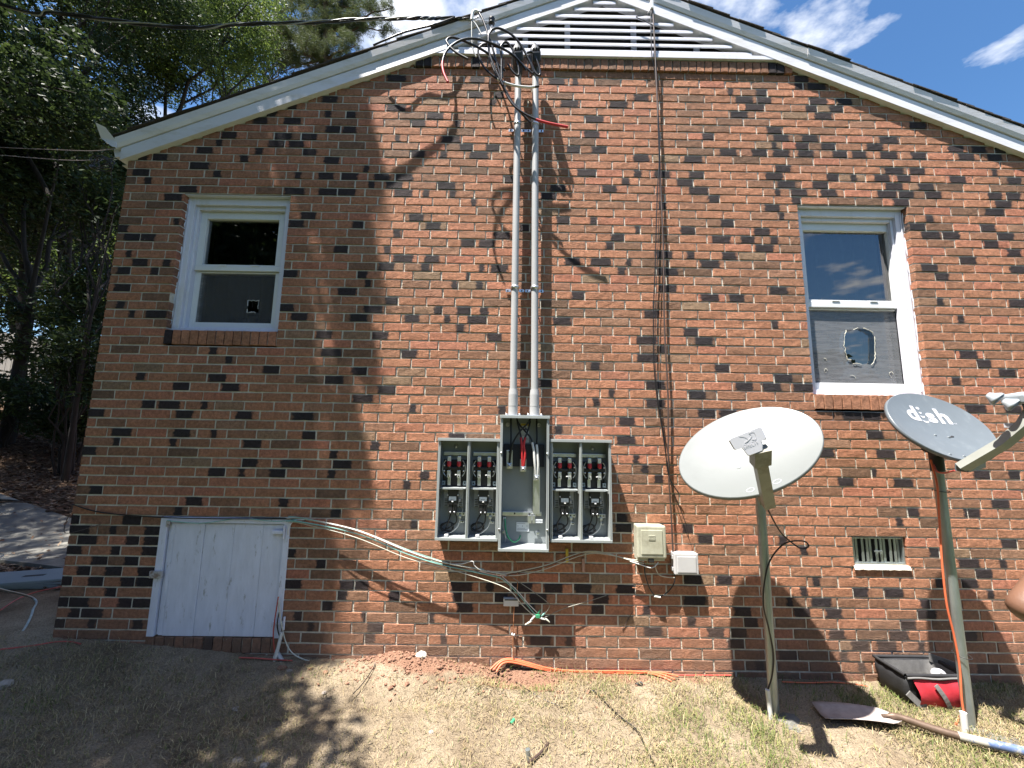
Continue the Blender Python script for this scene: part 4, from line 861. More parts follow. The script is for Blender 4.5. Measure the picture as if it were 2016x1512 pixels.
service_cable('black cable looping high over the louvre into right weatherhead', [(1010, 1130), (900, 900), (835, 720), (818, 560), (830, 440), (900, 378), (1000, 388), (1150, 480), (1260, 620), (1345, 780), (1400, 900), (1418, 965)], (-.24, -.2))
service_cable('black cable loop reaching farthest left with short bare end', [(545, 780), (400, 700), (300, 610), (265, 535), (330, 495), (450, 525), (600, 590), (720, 650), (850, 740), (960, 870), (1040, 940)], (-.30, -.2))
service_cable('black cable arching left with pale red taped end hanging down', [(280, 1085), (225, 960), (210, 830), (260, 680), (380, 570), (520, 515), (680, 518), (850, 570), (1000, 640), (1150, 735), (1250, 840), (1320, 930)], (-.32, -.2), tips=(('red_tape', RED, 0.0, .2),))
service_cable('cable loop ending in white taped tip across right pipe', [(1490, 1140), (1350, 1155), (1150, 1130), (1000, 1080), (880, 1005), (760, 890), (695, 750), (685, 650), (740, 592), (830, 582), (950, 622), (1100, 700), (1250, 840), (1400, 975)], (-.20, -.2), tips=(('white_tape', WHITEW, .04, .27),))
service_cable('short grey-lit cable loop hanging straight down from left weatherhead', [(992, 1065), (990, 900), (990, 760), (980, 620), (1040, 558), (1100, 600), (1170, 730), (1215, 900), (1212, 1000), (1150, 960), (1075, 850)], (-.22, -.2))
service_cable('thin cable hanging down from splice left of louvre', [(597, 270), (597, 400), (600, 540), (615, 660), (655, 755)], (-.12, -.12), .006, ARMG)
service_cable('black cable looping tight inside right weatherhead', [(1330, 700), (1390, 690), (1440, 760), (1490, 900), (1500, 990), (1450, 980), (1390, 850), (1355, 720)], (-.21, -.19))
# insulator on the rake and the twisted drop
ins = thing('clevis_insulator', 'black clevis insulator bolted to left rake board', 'insulator', at(968, 45, -.04))
c = at(968, 42, -.095); MB().lathe([(0, -.03), (.016, -.03), (.026, -.02), (.017, -.006), (.017, .006), (.026, .02), (.016, .03), (0, .03)], Matrix.Translation(c), 14).build('spool', BLACKP, ins)
MB().box(c.x-.008, c.x+.008, -.10, -.036, c.z-.042, c.z-.034, .002).box(c.x-.008, c.x+.008, -.10, -.036, c.z+.034, c.z+.042, .002).box(c.x-.012, c.x+.012, -.046, -.036, c.z-.05, c.z+.05, .002).build('clevis_bracket', ZINC, ins)
dropP = [(962, 42, -.06), (929, 38, -.065), (894, 36, -.075), (866, 36, -.09), (842, 36, -.17), (804, 36, -.205), (700, 39, -.25), (590, 45, -.29), (469, 48, -.33), (382, 55, -.36), (243, 43, -.41), (104, 24, -.46), (0, 9, -.50)]
base = [at(*p) for p in dropP]
base += [Vector((-5.2, -.9, 4.62)), Vector((-9, -1.4, 5.1)), Vector((-14, -2.1, 5.9))]
bp_ = smooth_path(base, 14)
sd = thing('service_drop', 'twisted black service drop cable running left from the gable', 'cable', base[1])
for ph, mt_, r_ in ((0, BLACK, .0062), (2.1, BLACK, .0062), (4.2, ARMG, .0045)):
    pts = []
    for i, p in enumerate(bp_[14:]):
        a = ph+i*.3; pts.append(p+Vector((0, math.cos(a), math.sin(a)))*.0075)
    MB().tube(pts, r_, 7).build('strand', mt_, sd)
MB().tube(smooth_path(base[:3], 8), .0035, 6).build('bare_neutral', ZINC, sd)
gr = smooth_path([at(856, 36, -.12), at(894, 33, -.09), at(880, 40, -.10), at(850, 50, -.12), at(800, 62, -.11), at(760, 78, -.12), at(735, 89, -.09)], 8); MB().tube(gr, .007, 8).build('strand', BLACK, sd)
MB().tube(smooth_path(zc([(690, 165), (650, 145), (610, 175), (597, 265)], (-.12, -.12)), 6), .0125, 8).build('splice_cover', WHITEW, sd)
MB().tube(smooth_path(zc([(597, 265), (640, 310), (690, 390), (725, 460)], (-.12, -.12)), 6), .006, 8).build('tail', WHITEW, sd)
MB().tube(smooth_path(zc([(600, 262), (690, 220)], (-.12, -.12)), 4), .0055, 8).build('tail', ZINC, sd)

# ------------------------------------------------------------------ telephone cables down the wall on the right
hk = MB().box(*(lambda p: (p.x-.012, p.x+.012))(at(1281, 16, -.04)), -.075, -.036, at(1281, 24, -.04).z, at(1281, 8, -.04).z, .004).build('cable_hook', WHITEW); tag(hk, 'small white cable hook on right rake board near the peak', 'hook')
def wallcable(name, label, cat, pts, y, mt, r, group=None, ys=None):
    P = [at(px, py, y if ys is None else ys[i]) for i, (px, py) in enumerate(pts)]
    o = cable(name, mt, P, r); tag(o, label, cat, group); return o
wallcable('telephone_cable', 'black telephone cable hanging from rake, frayed end left of white dish', 'cable', [(1281, 16), (1283, 104), (1290, 150), (1297, 243), (1299, 295), (1294, 382), (1290, 520), (1287, 604), (1287, 708), (1295, 795), (1308, 865), (1316, 934), (1337, 972)], -.03, BLACK, .0042, 'telephone cables on the right of the gable', [-.06, -.05]+[-.03]*11)
wallcable('telephone_cable', 'brown telephone cable running from rake down to small white box', 'cable', [(1285, 14), (1290, 110), (1296, 250), (1303, 420), (1306, 500), (1308, 639), (1315, 778), (1316, 917), (1322, 1025), (1325, 1090)], -.03, BROWNW, .0062, 'telephone cables on the right of the gable', [-.06, -.05]+[-.028]*8)
wallcable('telephone_cable', 'thin black telephone cable beside the brown one, ending near ground boxes', 'cable', [(1284, 20), (1293, 150), (1296, 260), (1298, 400), (1291, 600), (1290, 720), (1300, 820), (1314, 915), (1325, 965), (1350, 1030), (1356, 1060)], -.036, BLACK, .0026, 'telephone cables on the right of the gable')
wallcable('loose_wire', 'short black stub of wire under the hook across the louvre', 'wire', [(1281, 16), (1274, 28), (1264, 31), (1252, 33), (1268, 41), (1286, 50)], -.06, BLACK, .003)

# ------------------------------------------------------------------ low wire bundle along the wall
WRN = random.Random(14)
def bundle(dx, dz, y, mt, r, label, path):
    sg = WRN.uniform(-.012, .03); m1 = len(path)-1
    P = [at(px, py, yy) + Vector((dx+WRN.gauss(0, .003), WRN.gauss(0, .006), dz-sg*math.sin(math.pi*min(1, i/m1*1.25))*(px > 570)+WRN.gauss(0, .0025))) for i, (px, py, yy) in enumerate(path)]
    o = cable('low_voltage_wire', mt, P, r); tag(o, label, 'wire', 'wires strung low along the wall'); return o
run = [(146, 993, -.01), (200, 1010, -.012), (318, 1018, -.016), (440, 1021, -.018), (566, 1022, -.02), (600, 1024, -.04), (700, 1046, -.075), (800, 1085, -.085), (870, 1108, -.085), (930, 1120, -.08), (985, 1133, -.075)]
toR = [(1010, 1130, -.075), (1075, 1115, -.07), (1160, 1086, -.05), (1240, 1104, -.06), (1268, 1110, -.07)]
bundle(0, 0, 0, BLACK, .0042, 'black wire running from left house corner over crawl door top', run[:6])
bundle(0, .004, 0, CREAMW, .0032, 'cream wire drooping from crawl door and rising to beige box', run[4:]+toR)
bundle(.005, -.010, -.004, AQUA, .0036, 'pale green wire drooping from crawl door, lower edge of bundle', run[4:])
bundle(-.004, -.016, 0, AQUA, .003, 'second pale green wire ending at the splice below panel', run[4:]+[(1020, 1165, -.06), (1045, 1192, -.05), (1056, 1206, -.05)])
bundle(0, .012, .004, WHITEW, .0030, 'white wire on top of the bundle, peeling off above the middle', run[4:9]+[(905, 1112, -.09), (930, 1108, -.1), (935, 1117, -.095), (948, 1126, -.08), (985, 1134, -.07)])
bundle(0, -.004, .002, BROWNW, .0028, 'brown wire rising from the bundle to peak under right meter box', run[8:]+toR)
bundle(0, .010, 0, CREAMW, .0026, 'thin pale wire parallel to brown one up to beige box', [(960, 1128, -.075)]+toR)
bundle(0, 0, 0, WHITEW, .0026, 'white wire dropping diagonally from bundle to splice connectors', [(985, 1133, -.075), (1015, 1160, -.065), (1040, 1190, -.055), (1060, 1210, -.05)])
bundle(0, 0, 0, ARMB, .0024, 'thin grey wire looping right above the splice', [(1010, 1138, -.07), (1050, 1160, -.07), (1075, 1178, -.065), (1082, 1190, -.06), (1072, 1212, -.05)])
bundle(0, 0, 0, ARMB, .0022, 'thin grey wire stretched right from splice towards beige box shadow', [(1068, 1216, -.05), (1110, 1202, -.045), (1160, 1186, -.035), (1195, 1174, -.02)])
bundle(0, .02, 0, AQUA, .0024, 'thin green wire highest in the fan right of crawl door', run[4:9]+[(900, 1118, -.08), (955, 1127, -.075)])
bundle(0, -.022, 0, CREAMW, .0026, 'cream wire hanging lowest in the fan right of crawl door', run[4:9]+[(940, 1128, -.08), (1000, 1150, -.07), (1030, 1185, -.06), (1050, 1205, -.05)])
bundle(0, 0, 0, AQUA, .003, 'green wire curling along crawl door top onto the bricks', [(330, 1026, -.02), (400, 1030, -.024), (470, 1022, -.024), (540, 1026, -.024), (585, 1022, -.03)])
bundle(0, 0, 0, WHITEW, .003, 'white wire bent down over right edge of crawl door', [(566, 1052, -.02), (570, 1040, -.028), (578, 1026, -.032), (600, 1022, -.04)])
bundle(0, 0, 0, BROWNW, .0022, 'thin brown wire curling off left house corner', [(146, 993, -.012), (138, 1012, -.02), (128, 1035, -.02), (135, 1050, -.02), (200, 1032, -.014)])
cp = wallcable('copper_ground_wire', 'bare copper wire from panel down wall to soil', 'wire', [(997, 1087), (1000, 1098), (1016, 1108), (1019, 1125), (1018, 1165), (1013, 1180), (1011, 1230), (1010, 1280), (1012, 1308)], -.02, COPPER, .0032)
wj = thing('junction_block', 'small white junction block on copper wire below panel', 'junction box', at(1005, 1183)); a = at(991, 1190); b = at(1021, 1175)
MB().box(a.x, b.x, -.03, -.001, a.z, b.z, .004).build('body', WBOX, wj); box('dark_top_slot', BLACKP, wj, a.x+.008, b.x-.006, -.0315, -.0295, b.z-.012, b.z-.004); box('end_clip', BLACKP, wj, b.x-.004, b.x+.008, -.022, -.002, b.z-.02, b.z+.006, .002)
sp_ = thing('wire_splice', 'cluster of green and white wire splices at end of bundle', 'splice', at(1058, 1212, -.05))
for k, (x, y, mt_, dx, dy) in enumerate(((1058, 1210, GREENW, 6, -10), (1066, 1213, AQUA, 8, -8), (1048, 1222, CREAMW, -14, 8), (1060, 1216, WHITEW, 14, 4), (1072, 1216, CREAMW, 10, 9), (1054, 1212, WHITEW, -10, 10))):
    MB().tube([at(x, y, -.05), at(x+dx*.5, y+dy*.5, -.056), at(x+dx, y+dy, -.052)], [.004, .006, .0035], 7).build('splice_cap', mt_, sp_)
MB().box(-.015, .015, -.008, .008, -.012, .012, .004, M=Matrix.Translation(at(1059, 1213, -.055))).build('gel_connector', GREENW, sp_)
for nm, lb_, mt_, x, y in (('yellow_tag', 'yellow plastic strip stuck on wall under centre box', YELLOW, 1116, 1093), ('faded_tag', 'faded pinkish strip on wall right of yellow one', PINKT, 1148, 1112)):
    p = at(x, y); o = MB().box(p.x-.010, p.x+.010, -.010, -.001, p.z-.045, p.z+.045, .004).build(nm, mt_); o.matrix_world = Matrix.Identity(4); tag(o, lb_, 'tag')
p = at(1010, 1247); o = MB().tube([(p.x-.008, -.01, p.z), (p.x+.012, -.02, p.z)], .009, 8).build('wire_clip', WBOX); tag(o, 'tiny white clip on copper wire near the ground', 'clip')
p = at(1210, 1248); wallcable('bird_stub', 'short rusty wire stub against wall below beige box', 'wire', [(1225, 1240), (1245, 1205)], -.004, BROWNW, .002)

# ------------------------------------------------------------------ utility boxes
ub = thing('utility_box', 'beige plastic telephone utility box with black cables below', 'utility box', at(1283, 1070))
a = at(1256, 1106, -.085); b = at(1309, 1036, -.085)
MB().box(a.x, b.x, -.07, -.003, a.z, b.z, .008).build('base', BEIGE, ub)
lid = MB().box(a.x-.004, b.x+.004, -.092, -.064, a.z+.022, b.z+.003, .011).build('lid', BEIGE, ub)
MB().box(a.x+.022, b.x-.022, -.096, -.090, a.z+.05, b.z-.025, .004).build('raised_panel', BEIGE, lid)
for k in range(4): box('embossed_rib', BEIGE, lid, (a.x+b.x)/2-.022, (a.x+b.x)/2+.022, -.0985, -.0955, b.z-.062-.009*k, b.z-.058-.009*k, .001)
box('cable_entry', BLACKP, ub, (a.x+b.x)/2-.02, (a.x+b.x)/2+.014, -.088, -.068, a.z-.004, a.z+.02, .003); m_ = MB(); m_.tube([(b.x+.002, -.05, a.z+.11), (b.x+.012, -.05, a.z+.11)], .007, 8); m_.build('screw', ZINC, ub)
wb = thing('small_utility_box', 'small white plastic box right of beige box', 'utility box', at(1350, 1110))
a2 = at(1329, 1131, -.065); b2 = at(1373, 1090, -.065)
MB().box(a2.x, b2.x, -.05, -.003, a2.z, b2.z, .006).build('base', WBOX, wb); l2 = MB().box(a2.x-.003, b2.x+.003, -.07, -.046, a2.z-.002, b2.z+.002, .007).build('lid', WBOX, wb); MB().box(a2.x+.016, b2.x-.014, -.074, -.068, a2.z+.014, b2.z-.018, .004).build('raised_panel', WBOX, l2)
for z in (a2.z+.03, b2.z-.03): box('hinge_lug', WBOX, wb, a2.x-.014, a2.x-.002, -.05, -.03, z-.012, z+.012, .003)
for lab, pts, mt_, r_ in (('black cable loop hanging from beige box to small white box', [(1268, 1108, -.06), (1270, 1130, -.06), (1280, 1160, -.04), (1295, 1175, -.03), (1315, 1165, -.03), (1328, 1145, -.04), (1327, 1120, -.04)], BLACK, .004),
                          ('pale wire from beige box drooping to white box corner', [(1290, 1108, -.06), (1292, 1122, -.05), (1300, 1133, -.05), (1318, 1137, -.04), (1330, 1137, -.04)], CREAMW, .0028),
                          ('copper wire stub hanging from left underside of beige box', [(1266, 1108, -.05), (1266, 1135, -.03), (1264, 1150, -.03), (1256, 1157, -.02), (1245, 1157, -.015)], COPPER, .0026),
                          ('white wire bundle entering underside of beige box', [(1240, 1105, -.06), (1262, 1112, -.07), (1282, 1118, -.075), (1292, 1112, -.07), (1296, 1107, -.065)], WHITEW, .0036)):
    o = cable('box_wire', mt_, [at(*p) for p in pts], r_); tag(o, lab, 'wire', 'wires at the utility boxes')
tk = MB().tube([at(1288, 1174, -.034), at(1300, 1176, -.036)], .006, 8).build('cable_staple', WHITEW); tag(tk, 'white cable staple on loop under beige box', 'clip')

# ------------------------------------------------------------------ satellite dishes
def basis(lg, up):
    l = Vector(lg).normalized(); u = Vector(up); u = (u-l*u.dot(l)).normalized(); return l, u, l.cross(u)
class Dish:
    def __init__(s, c, lg, up, a, b, depth):
        s.c = Vector(c); s.l, s.u, s.n = basis(lg, up); s.a = a; s.b = b; s.d = depth
    def P(s, x, y, h=0.0):            # x along the long axis, y along the short one, h above the dished face
        q = (x/s.a)**2+(y/s.b)**2; return s.c+s.l*x+s.u*y+s.n*(h-s.d*(1-q))
    def reflector(s, root, mt, mtback, rimmt):
        nr, nt_ = 9, 64; V = []; Fs = []
        for side, off in ((0, 0.0), (1, -.006)):
            for i in range(nr+1):
                r_ = i/nr
                for k in range(nt_): a = 2*math.pi*k/nt_; V.append(s.P(s.a*r_*math.cos(a), s.b*r_*math.sin(a), off))
        half = (nr+1)*nt_
        front = [(i*nt_+k, i*nt_+(k+1) % nt_, (i+1)*nt_+(k+1) % nt_, (i+1)*nt_+k) for i in range(nr) for k in range(nt_)]
        back = [(half+i*nt_+k, half+(i+1)*nt_+k, half+(i+1)*nt_+(k+1) % nt_, half+i*nt_+(k+1) % nt_) for i in range(nr) for k in range(nt_)]
        f = MB().add(V[:half], front, True).build('reflector', mt, root, False)
        MB().add(V, back, True).build('reflector_back', mtback, f, False)
        rim = []
        for k in range(nt_+1):
            a = 2*math.pi*k/nt_; rim.append((s.P(s.a*math.cos(a), s.b*math.sin(a), 0), s.P(s.a*1.012*math.cos(a), s.b*1.014*math.sin(a), -.004), s.P(s.a*1.012*math.cos(a), s.b*1.014*math.sin(a), -.022), s.P(s.a*.99*math.cos(a), s.b*.99*math.sin(a), -.022)))
        V = [p for q in rim for p in q]; MB().add(V, [(4*k+j, 4*(k+1)+j, 4*(k+1)+j+1, 4*k+j+1) for k in range(nt_) for j in range(3)], True).build('rim', rimmt, f, False)
        return f
def beam(pts, w, h, side):
    """square tube through pts; w across (along side), h deep"""
    P = [Vector(p) for p in pts]; V = []; side = Vector(side).normalized()
    for i, p in enumerate(P):
        t = (P[min(i+1, len(P)-1)]-P[max(i-1, 0)]).normalized(); sd_ = (side-t*side.dot(t)).normalized(); nn = t.cross(sd_)
        for (x, y) in ((-1, -1), (1, -1), (1, 1), (-1, 1)): V.append(p+sd_*x*w/2+nn*y*h/2)
    n = len(P); m_ = MB().add(V, [(4*i+k, 4*i+(k+1) % 4, 4*(i+1)+(k+1) % 4, 4*(i+1)+k) for i in range(n-1) for k in range(4)]+[(3, 2, 1, 0), (4*n-4, 4*n-3, 4*n-2, 4*n-1)])
    return m_
def bolt(d, x, y, root, mt, r=.009):
    m_ = MB(); M_ = Matrix((( d.l.x, d.u.x, d.n.x, 0), (d.l.y, d.u.y, d.n.y, 0), (d.l.z, d.u.z, d.n.z, 0), (0, 0, 0, 1))); M_ = Matrix.Translation(d.P(x, y, 0)) @ M_
    m_.lathe([(r, -.002), (r*.9, .003), (r*.4, .005), (0, .005)], M_, 12); return m_.build('bolt', mt, root)
# white dish
D1 = Dish((1.387, -.50, 1.463), (.856, .039, .516), (-.322, .82, .472), .412, .298, .045)
d1 = thing('satellite_dish', 'white oval satellite dish on grey pole, pale receiver cover in front', 'satellite dish', (1.564, -.312, -.08))
f1 = D1.reflector(d1, DISHW, GALV, DISHW)
zg = float(gnd(1.564, -.312))
MB().tube([(1.564, -.312, zg-.1), (1.564, -.312, 1.50)], .026, 20).build('pole', GALV, d1)
MB().tube([(1.564, -.312, 1.24), (1.564, -.312, 1.53)], .034, 16).build('mast_clamp', GALV, d1)
beam([Vector((1.564, -.312, 1.42)), D1.P(0, -.06, -.02)], .10, .07, D1.l).build('mount_bracket', GALV, d1)
beam([D1.P(.02, -.10, -.03), D1.P(.0, .10, -.03)], .16, .03, D1.l).build('backing_plate', GALV, d1)
armb = at(1513, 996, -.72); armt = at(1494, 898, -.93)
side1 = Vector(CR)
beam([armb, armb.lerp(armt, .75), armt], .052, .04, side1).build('feed_arm', ARMB, d1)
beam([Vector((1.564, -.312, 1.22)), armb.lerp(armt, .06)+Vector((0, .03, 0))], .04, .035, side1).build('arm_bracket', ARMB, d1)
beam([armb.lerp(armt, .86), at(1497, 884, -.95)], .075, .05, side1).build('arm_collar', ARMB, d1)
# receiver cover, T shaped
T_ = [(715, 545), (735, 520), (1095, 375), (1125, 378), (1190, 515), (1180, 540), (1130, 555), (1150, 620), (1148, 680), (985, 742), (955, 735), (905, 668), (885, 645), (800, 668), (780, 655)]
Tp = [at(1320+x/6.3, 780+y/6.3, -.965) for x, y in T_]; ax = Vector(at(1320+950/6.3, 780+560/6.3, -.965)-Vector(CAM)).normalized()
n = len(Tp); cT = sum(Tp, Vector())/n
V = [cT+(p-cT)*.93-ax*.004 for p in Tp]+[p+ax*.006 for p in Tp]+[p+ax*.06 for p in Tp]
lnb = MB().add(V, [tuple(range(n-1, -1, -1)), tuple(range(2*n, 3*n))]+[(j*n+i, (j+1)*n+i, (j+1)*n+(i+1) % n, j*n+(i+1) % n) for j in (0, 1) for i in range(n)]).build('receiver_cover', LNBG, d1)
def Tq(x, y): return at(1320+x/6.3, 780+y/6.3, -.965)-ax*.006
def tmap(x0, y0, x1, y1, h):      # text laid along a line on the cover
    o_ = Tq(x0, y0); e = Tq(x1, y1)-o_; upv = e.cross(ax).normalized()
    return lambda co: o_+e*co.x+upv*co.y*h*-1 if upv.z < 0 else o_+e*co.x+upv*co.y*h
EMB = mat('embossed_shade', (.50, .50, .535), .5, var=.03)
text_mesh('DIRECTV', .25, 'embossed_lettering', EMB, tmap(905, 622, 1085, 560, .075), lnb, align='LEFT')
MB().tube(smooth_path([Tq(850, 490), Tq(920, 500), Tq(965, 540), Tq(930, 570)], 6), .0005, 5).build('embossed_line', EMB, lnb)
MB().tube(smooth_path([Tq(920, 572), Tq(975, 530), Tq(1005, 490), Tq(1000, 470), Tq(970, 455), Tq(1030, 440), Tq(1060, 522), Tq(1010, 530)], 5), .0005, 5).build('embossed_line', EMB, lnb)
# faded print on the reflector
def dmap(D_, x0, y0, sx, sy, rot=0.0, h=.0015):
    c_, s_ = math.cos(rot), math.sin(rot)
    return lambda co: D_.P(x0+(co.x*sx)*c_-(co.y*sy)*s_, y0+(co.x*sx)*s_+(co.y*sy)*c_, h)
def dish_xy(D_, px, py):
    d = Vector(ray(px, py)); o_ = Vector(CAM); t = (D_.c-o_).dot(D_.n)/d.dot(D_.n)
    for _ in range(6):
        p = o_+d*t; x, y = (p-D_.c).dot(D_.l), (p-D_.c).dot(D_.u); t += (D_.P(x, y)-p).dot(D_.n)/d.dot(D_.n)
    return x, y
def px1(x, y): return dish_xy(D1, 1320+x/6.3, 780+y/6.3)
a = px1(655, 660); b = px1(1250, 440); L1 = math.hypot(b[0]-a[0], b[1]-a[1]); R1 = math.atan2(b[1]-a[1], b[0]-a[0])
for ch, t in zip('DIRECTV', (.04, .17, .29, .45, .62, .78, .94)):
    text_mesh(ch, 1, 'faded_lettering', DISHWL, dmap(D1, a[0]+(b[0]-a[0])*t, a[1]+(b[1]-a[1])*t, .088, .12, R1), f1, bold=.02)
g0 = px1(515, 660)
for k in range(5):
    yy = .028-.014*k; hw = math.sqrt(max(.0, .036**2-yy**2)); V = []
    for i in range(9): x_ = g0[0]-hw+2*hw*i/8; y_ = g0[1]+yy+.005*math.sin(math.pi*i/8); th = .0008+.003*math.sin(math.pi*i/8); V += [D1.P(x_, y_-th, .0012), D1.P(x_, y_+th, .0012)]
    MB().add(V, [(2*i, 2*i+2, 2*i+3, 2*i+1) for i in range(8)]).build('faded_emblem_stripe', DISHWL, f1, False)
RUSTY = mat('rusty_bolt', (.30, .12, .08), .7, .3, var=.2)
for (x, y, mt_) in ((848, 885, ZINC), (1177, 778, RUSTY)): bolt(D1, *px1(x, y), f1, mt_)
for (x, y) in ((992, 1165), (1323, 1060)):
    q = px1(x, y); MB().tube([D1.P(q[0]+.022*math.cos(a_), q[1]+.013*math.sin(a_), .001) for a_ in np.linspace(0, 6.2832, 17)], .0016, 5).build('slot_plug', EMB, f1)
o = cable('coax_cable', BLACK, [at(1507, 985, -.66), at(1512, 1003, -.55), at(1535, 1045, -.42), at(1556, 1066, -.40), at(1578, 1080, -.42), at(1592, 1075, -.43), at(1580, 1065, -.42), at(1545, 1070, -.38), at(1518, 1100, -.352), at(1506, 1140, -.348), at(1503, 1190, -.348), at(1514, 1240, -.345), at(1523, 1290, -.345), at(1520, 1330, -.345), at(1512, 1357, -.345)], .0045); tag(o, 'black coax cable curling along white dish pole', 'cable')
p = at(1516, 1383, -.352); pz = float(gnd(p.x, -.352)); o = MB().tube([(p.x, -.352, pz-.03), at(1511, 1358, -.352)], .012, 10).build('pipe_stub', PVCW); tag(o, 'short cream pipe stub at foot of white dish pole', 'pipe')
# grey dish
D2 = Dish((2.601, -.45, 1.621), (.988, .145, .056), (-.13, .57, .81), .312, .252, .035)
d2 = thing('satellite_dish', 'dark grey satellite dish lettered dish, on pole at right', 'satellite dish', (2.622, -.38, -.1))
f2 = D2.reflector(d2, DISHG, BLACKP, DISHG)
zg = float(gnd(2.622, -.38))
MB().tube([(2.622, -.38, zg-.1), (2.622, -.38, 1.47)], .0255, 20).build('pole', GALV, d2)
MB().tube([(2.622, -.38, 1.34), (2.622, -.38, 1.50)], .033, 16).build('mast_clamp', BLACKP, d2)
beam([Vector((2.622, -.38, 1.46)), D2.P(0, -.04, -.02)], .10, .08, D2.l).build('mount_bracket', BLACKP, d2)
beam([D2.P(0, -.12, -.03), D2.P(0, .08, -.03)], .17, .03, D2.l).build('backing_plate', BLACKP, d2)
ab = at(1893, 921, -.66); a1 = at(1975, 873, -.80); a2_ = at(2016, 838, -.87); a3 = at(2040, 800, -.90)
beam([ab, a1, a2_, a3], .040, .046, Vector(CF)).build('feed_arm', ARMG, d2)
beam([D2.P(.03, -.25, -.03), ab], .05, .04, D2.l).build('arm_bracket', DISHG, d2)
MB().box(-.012, .012, -.02, .02, -.012, .012, .003, M=Matrix.Translation(at(1990, 838, -.81))).build('cable_clip', LNBG, d2)
hub = at(2012, 785, -.87)
MB().box(-.05, .06, -.045, .05, -.022, .030, .012, M=Matrix.Translation(hub) @ Matrix.Rotation(rad(-10), 4, 'Y')).build('receiver_body', LNBB, d2)
for (x, y, ang) in ((1958, 783, .5), (1990, 795, .5), (2030, 800, .5)):
    c_ = at(x, y, -.865); ax_ = Vector((.42, -.62, -.62)).normalized(); q = Vector((0, 0, 1)).rotation_difference(ax_).to_matrix().to_4x4(); M_ = Matrix.Translation(c_) @ q
    horn = MB().lathe([(0, -.03), (.012, -.028), (.020, -.012), (.033, .004), (.035, .014), (.031, .015)], M_, 20).build('feed_horn', LNBB, d2)
    MB().lathe([(.031, .0145), (0, .012)], M_, 20).build('horn_face', BLACKP, horn)
    for k in range(5): w_h = math.sqrt(max(0, .028**2-(-.02+.01*k)**2)); MB().box(-.02+.01*k-.0018, -.02+.01*k+.0018, -w_h, w_h, .012, .019, M=M_).build('horn_fin', LNBB, horn)
beam([hub+Vector((.02, 0, -.03)), a3], .035, .05, Vector(CF)).build('receiver_neck', BLACKP, d2)
def px2(x, y): return dish_xy(D2, 1700+x/6.38, 740+y/6.38)
# word on the reflector: d, the dotted wave, s, h
dl = px2(600, 545); hr = px2(1140, 612); Wd = math.hypot(hr[0]-dl[0], hr[1]-dl[1]); RW = math.atan2(hr[1]-dl[1], hr[0]-dl[0])
dt = px2(655, 395); HT = math.hypot(px2(700, 560)[0]-dt[0], px2(700, 560)[1]-dt[1])
c_, s_ = math.cos(RW), math.sin(RW)
def W2(u, v): return (dl[0]+u*Wd*c_-v*HT*s_, dl[1]+u*Wd*s_+v*HT*c_)
def letter(ch, u, wd, hh):
    cu = lambda co: D2.P(*W2(u+co.x*wd, co.y*hh), .0016)
    return text_mesh(ch, 1, 'lettering', PRINT, cu, f2, bold=.028, align='LEFT')
def letter_fit(ch, u0, u1, v0, v1):
    cuv = bpy.data.curves.new('tmp', 'FONT'); cuv.body = ch; cuv.size = 1; cuv.offset = .03; cuv.resolution_u = 5; ob = bpy.data.objects.new('tmp', cuv); COL.objects.link(ob); bpy.context.view_layer.update()
    me = bpy.data.meshes.new_from_object(ob.evaluated_get(bpy.context.evaluated_depsgraph_get())); bpy.data.objects.remove(ob); bpy.data.curves.remove(cuv)
    xs_ = [v.co.x for v in me.vertices]; ys_ = [v.co.y for v in me.vertices]; xa, xb, ya, yb = min(xs_), max(xs_), min(ys_), max(ys_)
    for v in me.vertices: v.co = D2.P(*W2(u0+(v.co.x-xa)/(xb-xa)*(u1-u0), v0+(v.co.y-ya)/(yb-ya)*(v1-v0)), .0018)
    me.materials.clear(); me.materials.append(PRINT); o_ = bpy.data.objects.new('lettering', me); link(o_); o_.parent = f2; o_.matrix_parent_inverse = world_of(f2).inverted()
letter_fit('d', .0, .265, 0, 1.0); letter_fit('s', .475, .68, 0, .66); letter_fit('h', .735, .985, 0, 1.0)
MB().add([D2.P(*W2(.37+.042*math.cos(a_), .90+.085*math.sin(a_)), .0018) for a_ in np.linspace(0, 6.283, 17)[:-1]], [tuple(range(16))]).build('lettering_dot', PRINT, f2)
for (uc, vc, wd) in ((.37, .64, .036), (.37, .40, .058), (.37, .10, .085)):
    V = []
    for i in range(13):
        t = -1+2*i/12; yy = vc-.09*(1-t*t)*wd/.06; th = .055*(1-t*t)+.004; V += [D2.P(*W2(uc+wd*t, yy-th), .0018), D2.P(*W2(uc+wd*t, yy+th), .0018)]
    MB().add(V, [(2*i, 2*i+2, 2*i+3, 2*i+1) for i in range(12)]).build('lettering_arc', PRINT, f2, False)
q0 = W2(1.01, .03); text_mesh('TM', .012, 'lettering', PRINT, lambda co: D2.P(q0[0]+co.x, q0[1]+co.y, .0018), f2, align='LEFT')
for (x, y) in ((900, 745), (1070, 770), (1085, 985), (1262, 1010)): bolt(D2, *px2(x, y), f2, DISHG, .008)
ro = [at(1832, 905, -.40), at(1838, 925, -.41), at(1846, 960, -.43), at(1850, 1030, -.425), at(1855, 1110, -.425), at(1864, 1190, -.425), at(1878, 1250, -.422), at(1889, 1310, -.42), at(1893, 1370, -.42), at(1897, 1402, -.42)]
o = cable('coax_cable', ORANGE, ro, .0052); tag(o, 'orange coax cable running down grey dish pole', 'cable')
o = cable('coax_cable', REDCAB, [at(1838, 915, -.41), at(1845, 928, -.44), at(1860, 931, -.52), at(1880, 926, -.62)], .0045); tag(o, 'short red coax loop between grey dish pole and its arm', 'cable')
